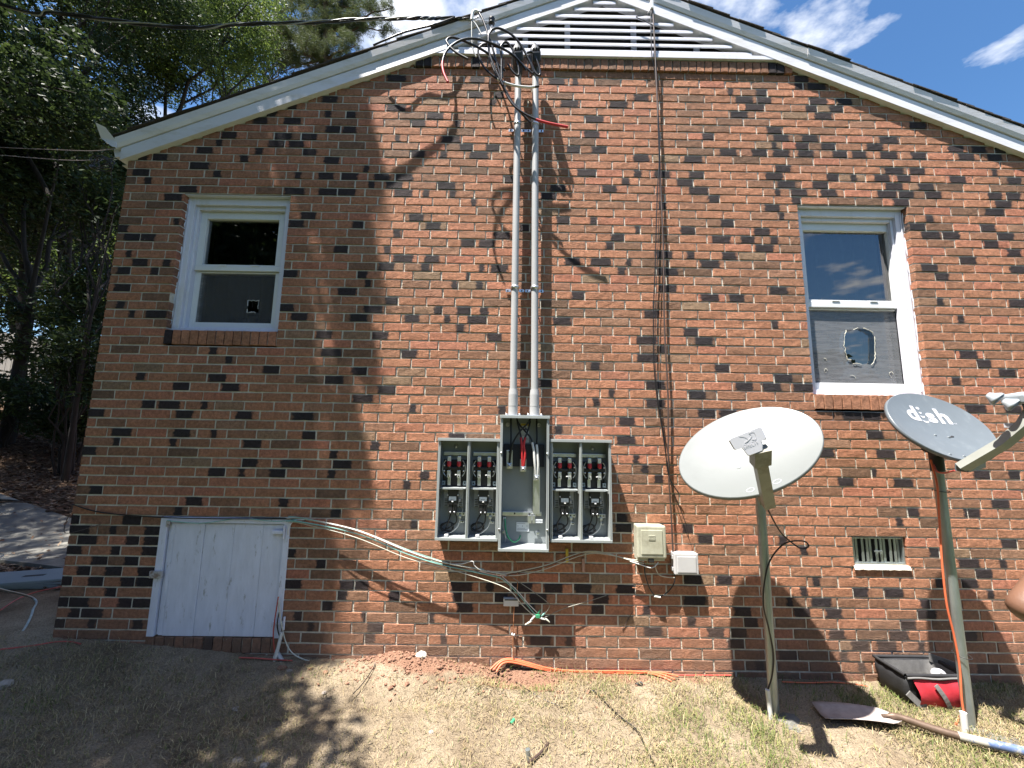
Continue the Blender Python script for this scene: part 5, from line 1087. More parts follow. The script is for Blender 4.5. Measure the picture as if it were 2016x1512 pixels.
for (x, y) in ((1856, 966), (1884, 1288)):
    p = at(x, y, -.38); o = MB().tube([Vector((2.622+.034*math.cos(a_), -.385+.042*math.sin(a_), p.z+.004*math.sin(a_))) for a_ in np.linspace(0, 6.283, 17)], .0022, 6).build('cable_tie', BLACKP); tag(o, 'black cable tie on grey dish pole '+('just below the dish' if y < 1100 else 'near the tool bag'), 'cable tie', 'cable ties on the pole')
p = at(1905, 1445, -.43); pz = float(gnd(p.x-.01, -.43)); o = MB().tube([(p.x-.012, -.43, pz-.03), at(1896, 1402, -.43)], .0155, 10).build('pipe_stub', PVCW); tag(o, 'cream pipe stub at foot of grey dish pole', 'pipe')
o = cable('orange_cable_stub', ORANGE, [at(1897, 1405, -.43), gp(1890, 1420)+Vector((0, 0, .02)), gp(1882, 1430)+Vector((0, 0, .006))], .006); tag(o, 'short orange cable stub at foot of grey dish pole', 'cable')
def lump(name, label, cat, c, rx, ry, rz, mt, seed, group=None, det=3, amp=.25):
    bm = bmesh.new(); bmesh.ops.create_icosphere(bm, subdivisions=det, radius=1)
    for v in bm.verts:
        k = 1+amp*noise.noise(v.co*1.6+Vector((seed*3.1, seed, 0)))+amp*.5*noise.noise(v.co*4+Vector((seed, 0, 7))); v.co = Vector((v.co.x*rx*k, v.co.y*ry*k, v.co.z*rz*k))+Vector(c)
    me = bpy.data.meshes.new(name); bm.to_mesh(me); bm.free(); me.materials.append(mt); o_ = bpy.data.objects.new(name, me); link(o_); tag(o_, label, cat, group); return o_
cc = on_gnd(2.66, -.47, -.035); lump('concrete_footing', 'rough concrete footing at foot of grey dish pole', 'footing', cc, .17, .11, .05, CONC, 2, amp=.4)
cc = on_gnd(1.60, -.37, -.04); lump('concrete_footing', 'dusty concrete footing at foot of white dish pole', 'footing', cc, .13, .09, .05, CONC, 5, amp=.4)

# ------------------------------------------------------------------ tool bag
bag = thing('tool_bag', 'open red and black tool bag against the wall behind right pole', 'tool bag', (2.55, -.17, -.065))
bx0, bx1, by0, by1 = 2.415, 2.79, -.245, -.05; zb = float(gnd(2.5, -.17))+.004; zt = .112
def quad_loop(x0, x1, y0, y1, z, n=6):
    pts = []
    for i in range(n): pts.append((x0+(x1-x0)*i/n, y0, z))
    for i in range(n): pts.append((x1, y0+(y1-y0)*i/n, z))
    for i in range(n): pts.append((x1-(x1-x0)*i/n, y1, z))
    for i in range(n): pts.append((x0, y1-(y1-y0)*i/n, z))
    return pts
BRN = random.Random(6)
def bag_shell(levels, name, mt, parent, sel=None):
    V = []; n = 24
    for (ins, z, jit) in levels:
        for (x, y, zz_) in quad_loop(bx0+ins, bx1-ins, by0+ins*.6, by1-ins*.6, z): V.append((x+BRN.uniform(-jit, jit), y+BRN.uniform(-jit, jit), zz_+BRN.uniform(-jit, jit)))
    return MB().add(V, [(i*n+k, i*n+(k+1) % n, (i+1)*n+(k+1) % n, (i+1)*n+k) for i in range(len(levels)-1) for k in range(n)], True).build(name, mt, parent, False)
o1 = bag_shell([(.03, zb, .003), (.012, zb+.03, .006), (.0, zb+.08, .006), (-.004, zt-.05, .004), (0, zt, .002)], 'body', BAGB, bag); sm = o1.modifiers.new('thick', 'SOLIDIFY'); sm.thickness = .006
MB().add([(x, y, z+.004) for x, y, z in quad_loop(bx0+.03, bx1-.03, by0+.02, by1-.02, zb)], [tuple(range(24))]).build('bag_floor', BAGB, bag)
lin = bag_shell([(.04, zb+.012, .002), (.014, zt-.006, .002)], 'lining', BAGG, bag)
fr = MB()
hoop = [(x, y, z+.006) for x, y, z in quad_loop(bx0-.002, bx1+.002, by0-.004, by1+.004, zt)]; hoop.append(hoop[0]); fr.tube(hoop, .010, 8, caps=False); fr.build('mouth_frame', BAGB, bag)
pip = [(bx0+(bx1-bx0)*i/10, by0-.013, zt-.006+.003*math.sin(i)) for i in range(11)]; MB().tube(pip, .006, 7).build('piping', BAGG, bag)
flp = MB(); V = []
for i in range(9):
    t = i/8; V += [(bx1-.02-.10*t*0, by1-(by1-by0)*t, zt+.004), (bx1+.05, by1-.02-(by1-by0-.02)*t, zt+.028-.05*t), ]
MB().add([(bx0+.12, by0-.012, zb+.028)]+[], []).build
# red front panel, folded cloth
V = []; nu, nv = 16, 6
for j in range(nv+1):
    for i in range(nu+1):
        u, v = i/nu, j/nv; V.append((bx0+.035+(bx1-bx0-.07)*u+.02*(1-v), by0-.008-.022*math.sin(math.pi*v)*(1+.35*math.sin(u*14+v*3)), zb+.006+(zt-.024-zb)*v+.004*math.sin(u*9)))
MB().add(V, [(j*(nu+1)+i, j*(nu+1)+i+1, (j+1)*(nu+1)+i+1, (j+1)*(nu+1)+i) for j in range(nv) for i in range(nu)], True).build('red_front', BAGR, bag, False)
for (xa, xb) in ((.145, .215), (.295, .31)):
    pts = [(bx0+xa+(xb-xa)*t, by0-.034-.012*math.sin(t*3.1), zt-.03-(zt-zb-.045)*t) for t in np.linspace(0, 1, 7)]
    beam(pts, .026, .004, (1, 0, .2)).build('strap', BAGG, bag)
beam([(bx0+.0, by0-.006, zt-.09), (bx0+.05, by0-.016, zb+.03), (bx0+.085, by0-.02, zb+.015)], .035, .006, (.6, 0, .8)).build('side_strap', BAGG, bag)
beam([(bx1-.03, by1-.01, zt+.012), (bx1+.06, (by0+by1)/2-.02, zt+.005), (bx1+.025, by0+.01, zt-.006)], .006, .05, (1, 0, 0)).build('pocket_flap', BAGG, bag)
lv = thing('spirit_level', 'yellow level lying inside the open tool bag', 'level', (2.45, -.15, .04)); MB().box(-.14, .10, -.010, .010, -.016, .016, .003, M=Matrix.Translation((2.56, -.19, .062)) @ Matrix.Rotation(rad(3), 4, 'Z')).build('body', YELLOW, lv); MB().box(-.02, .02, -.0115, .0115, -.008, .008, .002, M=Matrix.Translation((2.50, -.19, .064)) @ Matrix.Rotation(rad(3), 4, 'Z')).build('vial', CLEAR, lv)
tw = thing('tape_measure', 'round grey tape measure inside the tool bag', 'tape measure', (2.60, -.2, .05)); MB().lathe([(0, -.018), (.035, -.018), (.038, -.012), (.038, .012), (.035, .018), (0, .018)], Matrix.Translation((2.70, -.17, .075)) @ Matrix.Rotation(rad(70), 4, 'X'), 18).build('case', LNBG, tw); MB().lathe([(.018, .0185), (.014, .022), (0, .022)], Matrix.Translation((2.70, -.17, .075)) @ Matrix.Rotation(rad(70), 4, 'X'), 14).build('hub', BAGG, tw)

# ------------------------------------------------------------------ shovel
sh = thing('shovel', 'long-bladed shovel lying on the grass, blue and white taped handle', 'shovel', gp(1700, 1425))
s0 = gp(1612, 1409)+Vector((0, 0, .028)); s1 = gp(1772, 1436)+Vector((0, 0, .055)); s2 = gp(1905, 1474)+Vector((0, 0, .05)); s3 = gp(2016, 1504)+Vector((0, 0, .06)); s4 = s3+(s3-s2).normalized()*.45
ax_ = (s1-s0).normalized(); sdv = ax_.cross(Vector((0, 0, 1))).normalized(); nv_ = sdv.cross(ax_)
V = []; nu, nv = 12, 8
for i in range(nu+1):
    t = i/nu; w_ = .072*(1-.15*t) if t < .86 else .072*.871*(1-((t-.86)/.14)*.66)
    if t < .06: w_ *= .93+.07*math.sqrt(t/.06)
    for j in range(nv+1):
        s_ = -1+2*j/nv; V.append(s0.lerp(s1, t)+sdv*s_*w_+nv_*(.012*s_*s_-.008+.012*math.sin(math.pi*t)))
bl = MB().add(V, [(i*(nv+1)+j, i*(nv+1)+j+1, (i+1)*(nv+1)+j+1, (i+1)*(nv+1)+j) for i in range(nu) for j in range(nv)], True).build('blade', SPADE, sh, False); sm = bl.modifiers.new('thick', 'SOLIDIFY'); sm.thickness = .003
MB().tube(smooth_path([s0.lerp(s1, .80)+nv_*.006, s1+nv_*.008, s1.lerp(s2, .5), s2], 6), [.008]*4+[.016]*4+[.018]*11, 12).build('socket', SOCK, sh)
MB().tube([s2-(s2-s1).normalized()*.03, s2.lerp(s3, .5), s3, s4], .0195, 12).build('taped_handle', TAPE, sh)

# ------------------------------------------------------------------ cables and odds and ends on the ground
def gcable(name, label, cat, pts, r, mt, group=None, lift=.006):
    P = [gp(x, y)+Vector((0, 0, r+lift)) for x, y in pts]; o_ = cable(name, mt, P, r); tag(o_, label, cat, group); return o_
for k, (lb_, dy, e) in enumerate((('orange cable arching along foot of wall, uppermost strand', -3, 0), ('orange cable at foot of wall, middle strand of the run', 0, 6), ('orange cable at foot of wall, lowest strand, ends at the hole', 4, 12))):
    P = [(965+e, 1327+dy), (1000, 1320+dy), (1080, 1316+dy*.7), (1150, 1316+dy*.5), (1215, 1317+dy*.5), (1262, 1324+dy*.6), (1300, 1333+dy*.6), (1335-e, 1340+dy)]
    o = cable('orange_cable', ORANGE, [Vector((p.x, min(p.y, -.012), max(p.z, float(gnd(p.x, p.y)))+.012+.008*math.sin(i*1.3+k)+(.045 if i == 1 else 0))) for i, p in enumerate(gp(*q) for q in P)], .0058); tag(o, lb_, 'cable', 'orange cables at the foot of the wall')
gcable('orange_cable', 'thin orange cable in dish shadow at foot of wall', 'cable', [(1540, 1347), (1590, 1349), (1640, 1348), (1680, 1351), (1708, 1356)], .004, ORANGE, 'orange cables at the foot of the wall', .01)
gcable('red_cable', 'red cable at foot of wall left of white dish pole', 'cable', [(1320, 1333), (1380, 1334), (1440, 1334)], .004, REDCAB, 'red cables on the ground', .01)
gcable('red_cable', 'red cable along sill below crawl door', 'cable', [(470, 1300), (500, 1301), (540, 1304), (575, 1306)], .0042, REDCAB, 'red cables on the ground', .012)
gcable('red_cable', 'red cable crossing the dirt at far left', 'cable', [(0, 1284), (60, 1277), (110, 1269), (140, 1269), (158, 1273)], .0042, REDCAB, 'red cables on the ground', .012)
gcable('red_cable', 'red cable passing in front of grey metal sheets', 'cable', [(0, 1208), (30, 1188), (60, 1175), (95, 1166), (122, 1161)], .0042, REDCAB, 'red cables on the ground', .02)
gcable('black_wire', 'thin black wire lying from the hole towards centre lawn', 'wire', [(1015, 1345), (1040, 1362), (1070, 1380), (1100, 1392), (1118, 1398)], .0026, BLACK, 'wires lying on the grass')
gcable('black_wire', 'long black wire curving across lawn to bottom edge', 'wire', [(1160, 1372), (1162, 1366), (1172, 1368), (1195, 1392), (1225, 1420), (1255, 1445), (1272, 1480), (1288, 1512)], .0036, BLACK, 'wires lying on the grass', .012)
gcable('black_wire', 'short black wire in lit dirt right of crawl door', 'wire', [(694, 1375), (715, 1352), (735, 1322), (738, 1312)], .0026, BLACK, 'wires lying on the grass', .02)
gcable('steel_rod', 'dark rod stub sticking up at bottom centre lawn', 'rod', [(1040, 1510), (1062, 1492), (1080, 1470)], .006, BROWNW, None, .012)
o = cable('grounding_rod', GALV, [gp(1041, 1498), gp(1041, 1498)+Vector((-.006, 0, .05))], .012); tag(o, 'short ground rod end poking from lawn at bottom centre', 'rod')
o = MB().tube([gp(1258, 1350)+Vector((.022*math.cos(a_), .012*math.sin(a_), .012+.004*math.sin(2*a_))) for a_ in np.linspace(0, 6.283, 17)], .004, 7).build('wire_ring', BLACK); tag(o, 'small dark wire ring lying on grass under white box', 'wire')
o = MB().tube([gp(1006, 1428)+Vector((0, 0, .008)), gp(1012, 1424)+Vector((0, 0, .02))], .009, 7).build('wire_nut', GREENW); tag(o, 'green wire nut lying on the lawn', 'wire nut')
# pipe stubs beside the crawl door
for k, (p0, p1, r_, lb_) in enumerate(((( 541, 1302), (555, 1245), .011, 'white pipe leaning at lower right corner of crawl door'), ((539, 1300), (546, 1278), .010, 'short white pipe stub beside crawl door, left one'), ((556, 1302), (545, 1284), .013, 'grey stub of pipe beside crawl door, right one'))):
    a_ = gp(*p0); b_ = at(p1[0], p1[1], -.03); o = MB().tube([a_, b_], r_, 12).build('pipe_stub', PVCW if k < 2 else PVC); tag(o, lb_, 'pipe')
for lb_, pts, mt_ in (('orange cord hanging down right edge of crawl door', [(548, 1175), (545, 1195), (541, 1220), (538, 1250), (541, 1285)], REDCAB), ('white flat cable from crawl door bending to the dirt', [(548, 1182), (552, 1215), (562, 1262), (575, 1285), (595, 1297), (612, 1302)], CREAMW), ('black cord bunched at right edge of crawl door', [(550, 1205), (546, 1225), (548, 1245), (556, 1262)], BLACK)):
    o = cable('door_cord', mt_, [at(x, y, -.03) for x, y in pts], .0038); tag(o, lb_, 'cable')
# stones and clods
ST = random.Random(21)
for (x, y, s_, lb_, mt_) in ((555, 1318, .028, 'pinkish flat stone below pipe stubs at crawl door', CLAYB), (570, 1323, .018, 'small pale stone right of pinkish one', STONE), (508, 1500, .026, 'grey stone at bottom edge, right of its pair', STONE), (468, 1502, .026, 'angular grey stone at bottom edge, left of its pair', STONE), (8, 1352, .04, 'rounded grey stone at left edge of dirt', STONE), (465, 1398, .020, 'flat stone in shaded dirt left of centre', STONE), (638, 1365, .014, 'small pale stone in lit dirt patch', STONE), (830, 1292, .036, 'lime-splashed lump of mortar on clay heap', MORTAR), (848, 1443, .014, 'little pebble on bare soil', STONE), (520, 1510, .02, 'stone half buried at bottom edge', STONE)):
    c_ = gp(x, y); lump('stone', lb_, 'stone', c_+Vector((0, 0, s_*.25)), s_, s_*.8, s_*.55, mt_, ST.randint(1, 99), 'stones on the dirt', 2, .35)
CV = []; CFc = []; ico = bmesh.new(); bmesh.ops.create_icosphere(ico, subdivisions=1, radius=1); ico.verts.index_update(); iv = np.array([v.co[:] for v in ico.verts]); ifc = np.array([[v.index for v in f.verts] for f in ico.faces]); ico.free()
off = 0
for k in range(900):
    if k < 500: x = rng.normal(-.68, .22); y = -abs(rng.normal(.02, .10))-.005
    else: x = rng.normal(.1, .38); y = -abs(rng.normal(.06, .12))-.005
    s_ = abs(rng.normal(0, .0042))+.002; vv = iv*(s_*(1+rng.uniform(-.35, .35, (len(iv), 1))))*[1.2, 1, .8]+[x, y, float(gnd(x, y))+s_*.3]; CV.append(vv); CFc.append(ifc+off); off += len(iv)
o = np_mesh('clay_crumbs', np.concatenate(CV), np.concatenate(CFc), CLAYB); tag(o, 'crumbled red clay heaped along foot of wall', 'soil', None, 'stuff')
# grey sheet metal covers at far left
for k in range(4):
    c_ = gp(55, 1150)+Vector((-.02*k+.03, .05-.02*k, .012+.018*k)); nm = ('lowest', 'second lowest', 'second from top', 'topmost')[k]
    M_ = Matrix.Translation(c_) @ Matrix.Rotation(rad(12+2*k), 4, 'Z') @ Matrix.Rotation(rad(3-k), 4, 'Y')
    sc = thing('panel_cover', nm+' of the blue-grey sheet metal covers stacked on ground at left', 'metal cover', c_, 'stacked metal covers')
    MB().box(-.36, .34, -.16, .16, -.003, .003, .001, M=M_).build('sheet', COVER, sc)
    for (y0_, y1_) in ((-.165, -.160), (.160, .165)): MB().box(-.36, .34, y0_, y1_, -.014, .003, M=M_).build('folded_lip', COVER, sc)
    if k == 3: MB().box(.0, .14, -.03, .01, .0032, .0042, M=M_).build('cut_out', BLACKP, sc)
o = cable('bent_rod', GALV, [gp(0, 1128)+Vector((0, 0, .15)), at(30, 1155, .0)+Vector((-.3, 0, .05)), gp(62, 1185)+Vector((0, 0, .03)), gp(64, 1205)+Vector((0, 0, .012)), gp(55, 1228)+Vector((0, 0, .008)), gp(44, 1244)], .007); tag(o, 'bent dark rod in front of the metal covers', 'rod')

# cables coiled at the left eave corner, with two lines running off to the trees
cl_ = thing('cable_coil', 'black cable coil hanging at left eave corner', 'cable', at(205, 318, .02)); CRn = random.Random(3)
for k in range(4):
    c_ = at(203+CRn.uniform(-8, 8), 318+CRn.uniform(-6, 6), .03); r_ = CRn.uniform(.05, .085)
    MB().tube([c_+Vector((r_*1.2*math.cos(a_), .02*math.sin(2*a_+k), r_*.75*math.sin(a_))) for a_ in np.linspace(0, 6.283, 25)], .0045, 6).build('loop', BLACK, cl_)
for lb_, p in (('upper thin black line running left from the eave corner', [(232, 292), (180, 297), (90, 294), (0, 290)]), ('lower thin black line running left from the eave corner', [(225, 312), (150, 316), (70, 311), (0, 305)])):
    P = [at(x, y, .03+.4*i) for i, (x, y) in enumerate(p)]; P.append(P[-1]+(P[-1]-P[-2])*3); o = cable('aerial_line', BROWNW, P, .0032); tag(o, lb_, 'cable', 'lines from the eave corner')

# ------------------------------------------------------------------ person at the right edge (elbow in view)
def skin_body(name, nodes, edges, mt, parent, sub=2):
    me = bpy.data.meshes.new(name); keys = list(nodes); me.from_pydata([nodes[k][0] for k in keys], [(keys.index(a), keys.index(b)) for a, b in edges], []); me.materials.append(mt)
    o_ = bpy.data.objects.new(name, me); link(o_)
    bpy.context.view_layer.objects.active = o_
    md = o_.modifiers.new('skin', 'SKIN'); sd_ = o_.modifiers.new('sub', 'SUBSURF'); sd_.levels = sub; sd_.render_levels = sub
    if not me.skin_vertices: me.attributes  # created with the modifier
    for i, k in enumerate(keys):
        r_ = nodes[k][1]; sv = me.skin_vertices[0].data[i]; sv.radius = r_ if isinstance(r_, tuple) else (r_, r_); sv.use_root = (i == 0)
    md.use_smooth_shade = True
    if parent is not None: o_.parent = parent; o_.matrix_parent_inverse = world_of(parent).inverted()
    return o_
PX, PY = 2.06, -1.58; pg = float(gnd(PX, PY))
per = thing('person', 'person at right edge, only a bent bare elbow in view', 'person', (PX, PY, pg))
E_ = at(2013, 1204, -1.66)          # elbow
Sh = Vector((1.87, -1.58, 1.37)); Ha = Vector((1.78, -1.47, .99))
nd = {'pelvis': ((PX, PY, pg+.96), (.15, .11)), 'waist': ((PX, PY, pg+1.10), (.135, .10)), 'chest': ((PX, PY+.01, pg+1.32), (.165, .115)), 'neckb': ((PX, PY+.01, pg+1.46), (.085, .075)), 'neck': ((PX, PY+.02, pg+1.54), .055), 'jaw': ((PX, PY+.045, pg+1.60), (.062, .072)), 'head': ((PX, PY+.03, pg+1.68), (.076, .094)), 'crown': ((PX, PY+.02, pg+1.755), (.06, .075)),
      'ls': (tuple(Sh), .062), 'lu': (tuple(Sh.lerp(E_, .5)), .048), 'le': (tuple(E_), .040), 'lf': (tuple(E_.lerp(Ha, .35)), .041), 'lw': (tuple(E_.lerp(Ha, .95)), .028),
      'rs': ((PX+.17, PY, pg+1.40), .062), 'ru': ((PX+.24, PY+.02, pg+1.24), .046), 're': ((PX+.27, PY+.02, pg+1.10), .038), 'rf': ((PX+.25, PY+.12, pg+1.02), .038), 'rw': ((PX+.17, PY+.25, pg+1.0), .027)}
for s_, nm in ((-1, 'l'), (1, 'r')):
    nd[nm+'h'] = ((PX+s_*.09, PY, pg+.90), .095); nd[nm+'k'] = ((PX+s_*.11, PY+.02, pg+.50), .062); nd[nm+'c'] = ((PX+s_*.115, PY, pg+.33), .056); nd[nm+'a'] = ((PX+s_*.12, PY-.01, pg+.09), .038)
eg = [('pelvis', 'waist'), ('waist', 'chest'), ('chest', 'neckb'), ('neckb', 'neck'), ('neck', 'jaw'), ('jaw', 'head'), ('head', 'crown'), ('chest', 'ls'), ('ls', 'lu'), ('lu', 'le'), ('le', 'lf'), ('lf', 'lw'), ('chest', 'rs'), ('rs', 'ru'), ('ru', 're'), ('re', 'rf'), ('rf', 'rw')]
for nm in 'lr': eg += [('pelvis', nm+'h'), (nm+'h', nm+'k'), (nm+'k', nm+'c'), (nm+'c', nm+'a')]
# hands: palm and five separate fingers
def hand(tag_, wrist, dirv, palmn):
    d = Vector(dirv).normalized(); pn = Vector(palmn).normalized(); sdv_ = d.cross(pn).normalized(); w_ = Vector(wrist)
    nd[tag_+'palm'] = (tuple(w_+d*.05), (.036, .017)); eg.append((tag_+'w', tag_+'palm'))
    for k, (off_, ln) in enumerate(((-.030, .062), (-.010, .075), (.010, .080), (.029, .070))):
        b0 = w_+d*.09+sdv_*off_; b1 = b0+d*ln*.5+pn*.008; b2 = b1+d*ln*.35+pn*.022
        for q, (p_, r_) in enumerate(((b0, .0095), (b1, .0088), (b2, .0075))): nd[f'{tag_}f{k}{q}'] = (tuple(p_), r_)
        eg.extend([(tag_+'palm', f'{tag_}f{k}0'), (f'{tag_}f{k}0', f'{tag_}f{k}1'), (f'{tag_}f{k}1', f'{tag_}f{k}2')])
    t0 = w_+d*.035+sdv_*.036; t1 = t0+d*.03+sdv_*.022+pn*.01; t2 = t1+d*.028+pn*.012
    for q, p_ in enumerate((t0, t1, t2)): nd[f'{tag_}t{q}'] = (tuple(p_), .0105-.001*q)
    eg.extend([(tag_+'palm', tag_+'t0'), (tag_+'t0', tag_+'t1'), (tag_+'t1', tag_+'t2')])
hand('l', nd['lw'][0], (.75, .65, -.05), (0, 0, -1)); hand('r', nd['rw'][0], (-.5, .85, 0), (0, 0, -1))
body = skin_body('body', nd, eg, SKIN, per)
hc = Vector(nd['head'][0])
for s_ in (-1, 1):
    MB().lathe([(0, -.012), (.009, -.008), (.012, 0), (.009, .008), (0, .012)], Matrix.Translation(hc+Vector((s_*.03, .088, -.004))), 10).build('eye', EYEW, body)
    MB().lathe([(0, -.026), (.012, -.018), (.015, 0), (.012, .018), (0, .026)], Matrix.Translation(hc+Vector((s_*.079, .0, -.012))), 10).build('ear', SKIN, body)
MB().lathe([(0, .028), (.008, .01), (.014, -.016), (0, -.022)], Matrix.Translation(hc+Vector((0, .098, -.022))), 10).build('nose', SKIN, body)
MB().box(-.022, .022, -.004, .006, -.005, .005, .003, M=Matrix.Translation(hc+Vector((0, .092, -.062)))).build('mouth', mat('lip', (.25, .10, .08), .5), body)
hv = MB(); V = []; Fs = []; nn_ = 20
for i in range(8):
    ph_ = .02+i/7*1.35
    for k in range(nn_): a_ = 2*math.pi*k/nn_; V.append(hc+Vector((.088*math.sin(ph_)*math.cos(a_), -.012+.106*math.sin(ph_)*math.sin(a_), .02+.098*math.cos(ph_)+(.03 if math.sin(a_) > .3 and i > 5 else 0))))
hv.add(V, [(i*nn_+k, i*nn_+(k+1) % nn_, (i+1)*nn_+(k+1) % nn_, (i+1)*nn_+k) for i in range(7) for k in range(nn_)], True).build('hair', HAIR, body, False)
def grow(k, g_): r_ = nd[k][1]; return (nd[k][0], tuple(x+g_ for x in r_) if isinstance(r_, tuple) else r_+g_)
sn = {k: grow(k, .014) for k in ('pelvis', 'waist', 'chest', 'neckb', 'ls', 'rs')}; sn['lz'] = (tuple(Sh.lerp(E_, .34)), .066); sn['rz'] = ((PX+.235, PY+.018, pg+1.27), .064)
skin_body('shirt', sn, [('pelvis', 'waist'), ('waist', 'chest'), ('chest', 'neckb'), ('chest', 'ls'), ('ls', 'lz'), ('chest', 'rs'), ('rs', 'rz')], SHIRT, per)
tn = {'pelvis': ((PX, PY, pg+.93), (.165, .125))}; te = []
for nm, s_ in (('l', -1), ('r', 1)):
    for k, g_ in (('h', .012), ('k', .022), ('c', .02), ('a', .03)): tn[nm+k] = grow(nm+k, g_)
    te += [('pelvis', nm+'h'), (nm+'h', nm+'k'), (nm+'k', nm+'c'), (nm+'c', nm+'a')]
skin_body('trousers', tn, te, JEAN, per)
for s_ in (-1, 1): skin_body('boot', {'a': ((PX+s_*.12, PY-.02, pg+.11), .052), 'h': ((PX+s_*.12, PY-.02, pg+.04), (.045, .045)), 'b': ((PX+s_*.125, PY+.08, pg+.045), (.048, .04)), 't': ((PX+s_*.13, PY+.19, pg+.035), (.042, .03))}, [('a', 'h'), ('h', 'b'), ('b', 't')], BOOT, per, 1)

# ------------------------------------------------------------------ trees
def leaf_cloud(cl, per_, ls, seed, droop=.3, flat=.75):
    """cl: list of (centre, radius); long narrow leaves as bent diamonds"""
    R = np.random.default_rng(seed); C = np.repeat(np.array([c[0] for c in cl]), per_, 0); Rr = np.repeat(np.array([c[1] for c in cl]), per_); n = len(C)
    d = R.normal(0, 1, (n, 3)); d /= np.linalg.norm(d, axis=1)[:, None]; rad_ = Rr*np.cbrt(R.random(n))**.8
    P = C+d*rad_[:, None]*[1, 1, flat]
    ax = R.normal(0, 1, (n, 3)); ax[:, 2] = ax[:, 2]*.5-droop; ax /= np.linalg.norm(ax, axis=1)[:, None]
    sd = np.cross(ax, R.normal(0, 1, (n, 3))); sd /= np.linalg.norm(sd, axis=1)[:, None]
    L = ls[0]*R.uniform(.6, 1.25, n)[:, None]; W = ls[1]*R.uniform(.7, 1.2, n)[:, None]; nr = np.cross(ax, sd)
    V = np.stack([P-ax*L*.5, P+sd*W*.5-nr*L*.05, P+ax*L*.5-nr*L*.12, P-sd*W*.5-nr*L*.05], 1).reshape(-1, 3)
    F = np.arange(4*n).reshape(n, 4); lr = np.repeat(np.clip(R.normal(.5, .22, n)+np.repeat(R.normal(0, .12, len(cl)), per_), 0, 1), 4)
    return V, F, lr
def limb(m_, a, b, r0, r1, R, n=6, wob=.12):
    a, b = Vector(a), Vector(b); L = (b-a).length; pts = []
    for i in range(n+1):
        t = i/n; k = math.sin(math.pi*t)*wob*L; pts.append(a.lerp(b, t)+Vector((R.uniform(-1, 1)*k*.5, R.uniform(-1, 1)*k*.5, k*.35)))
    m_.tube(pts, [r0+(r1-r0)*i/n for i in range(n+1)], 7, False); return pts
def tree(name, label, base, top, r0, clumps, per_, ls, mt, bark, seed, cat='tree', group=None, droop=.3, mid=None, nl=14, crownname='crown'):
    R = random.Random(seed); base = Vector(base); top = Vector(top); t = thing(name, label, cat, base, group)
    P = [base-Vector((0, 0, .3)), base+Vector((0, 0, .15))]+([Vector(mid)] if mid else [])+[base.lerp(top, .5)+Vector((R.uniform(-.15, .15), R.uniform(-.15, .15), 0)), top]
    sp = smooth_path(P, 6); n = len(sp); tr_ = MB().tube(sp, [r0*(1.25 if i < 3 else 1)*(1-.95*i/(n-1)) for i in range(n)], 12, False).build('trunk', bark, t, False)
    idx_ = list(range(len(clumps))); R.shuffle(idx_)
    for i in idx_[:nl]:
        s0_ = sp[int(n*R.uniform(.45, .97))]; m_ = MB(); pts = limb(m_, s0_, clumps[i][0], r0*R.uniform(.16, .34), .012, R)
        for _ in range(2): limb(m_, pts[R.randint(2, 4)], Vector(clumps[i][0])+Vector((R.uniform(-.6, .6), R.uniform(-.6, .6), R.uniform(-.3, .5))), r0*.1, .006, R, 4)
        m_.build('branch', bark, t, False)
    V, F, lr = leaf_cloud(clumps, per_, ls, seed, droop); np_mesh(crownname, V, F, mt, {'lr': ('FLOAT', lr)}, t)
    return t
def ell(c, r, n, rad_, seed, hollow=.45):
    R = np.random.default_rng(seed); out = []
    while len(out) < n:
        p = R.uniform(-1, 1, 3); q = np.linalg.norm(p)
        if q > 1 or q < hollow*R.random(): continue
        out.append((tuple(np.array(c)+p*np.array(r)), rad_*R.uniform(.65, 1.25)))
    return out
# shade tree: stands left of the viewer, out of frame; its crown shades the left third of the wall
R5 = np.random.default_rng(33); clm = []
ez = [-5, -4, -3.1, -2.2, -1.7, -1.2, -.8, .5, 1.0, 3.4, 3.7, 4.2, 5]; ex = [1.3, 1.0, .45, -.15, -.75, -1.12, -1.2, -1.28, -1.26, -1.3, -1.62, -1.9, -2.05]
while len(clm) < 430:
    zs = R5.uniform(-6.5, 4.6); k = R5.uniform(1.25, 2.3); xs_ = R5.uniform(-6.0, 1.2); rr_ = R5.uniform(.28, .52)
    p = np.array([xs_, 0, zs])-k*SUN
    if not (5.3 < p[2] < 9.6): continue
    if xs_+rr_*.62+abs(R5.normal(0, .10)) > np.interp(zs, ez, ex): continue
    clm.append((tuple(p), rr_))
for (xs_, zs, rr_) in ((-1.25, 3.85, .16), (-1.35, 4.05, .2), (-1.15, 2.3, .12), (-1.12, 1.4, .1), (-1.5, 3.55, .2), (-1.2, 3.0, .14)):
    p = np.array([xs_, 0, zs])-1.55*SUN
    if zs < 0: p = np.array([xs_, 0, zs])-2.0*SUN
    clm.append((tuple(p), rr_))
tree('oak_tree', 'large oak left of the viewer shading the left of the wall, out of frame', (-7.6, -3.4, float(gnd(-7.6, -3.4))), (-5.6, -2.6, 7.6), .26, clm, 330, (.11, .05), OAK, BARK, 5, 'tree', None, nl=26)
tree('oak_tree', 'oak standing left of the house over the path, trunk out of frame', (-9.2, -1.0, float(gnd(-9.2, -1.0))), (-8.0, -.2, 7.4), .2, ell((-8.0, -.3, 7.2), (2.9, 2.3, 1.7), 110, .55, 91), 300, (.12, .05), OAKD, BARK, 91, 'tree', 'trees beside and behind the viewer', nl=16)
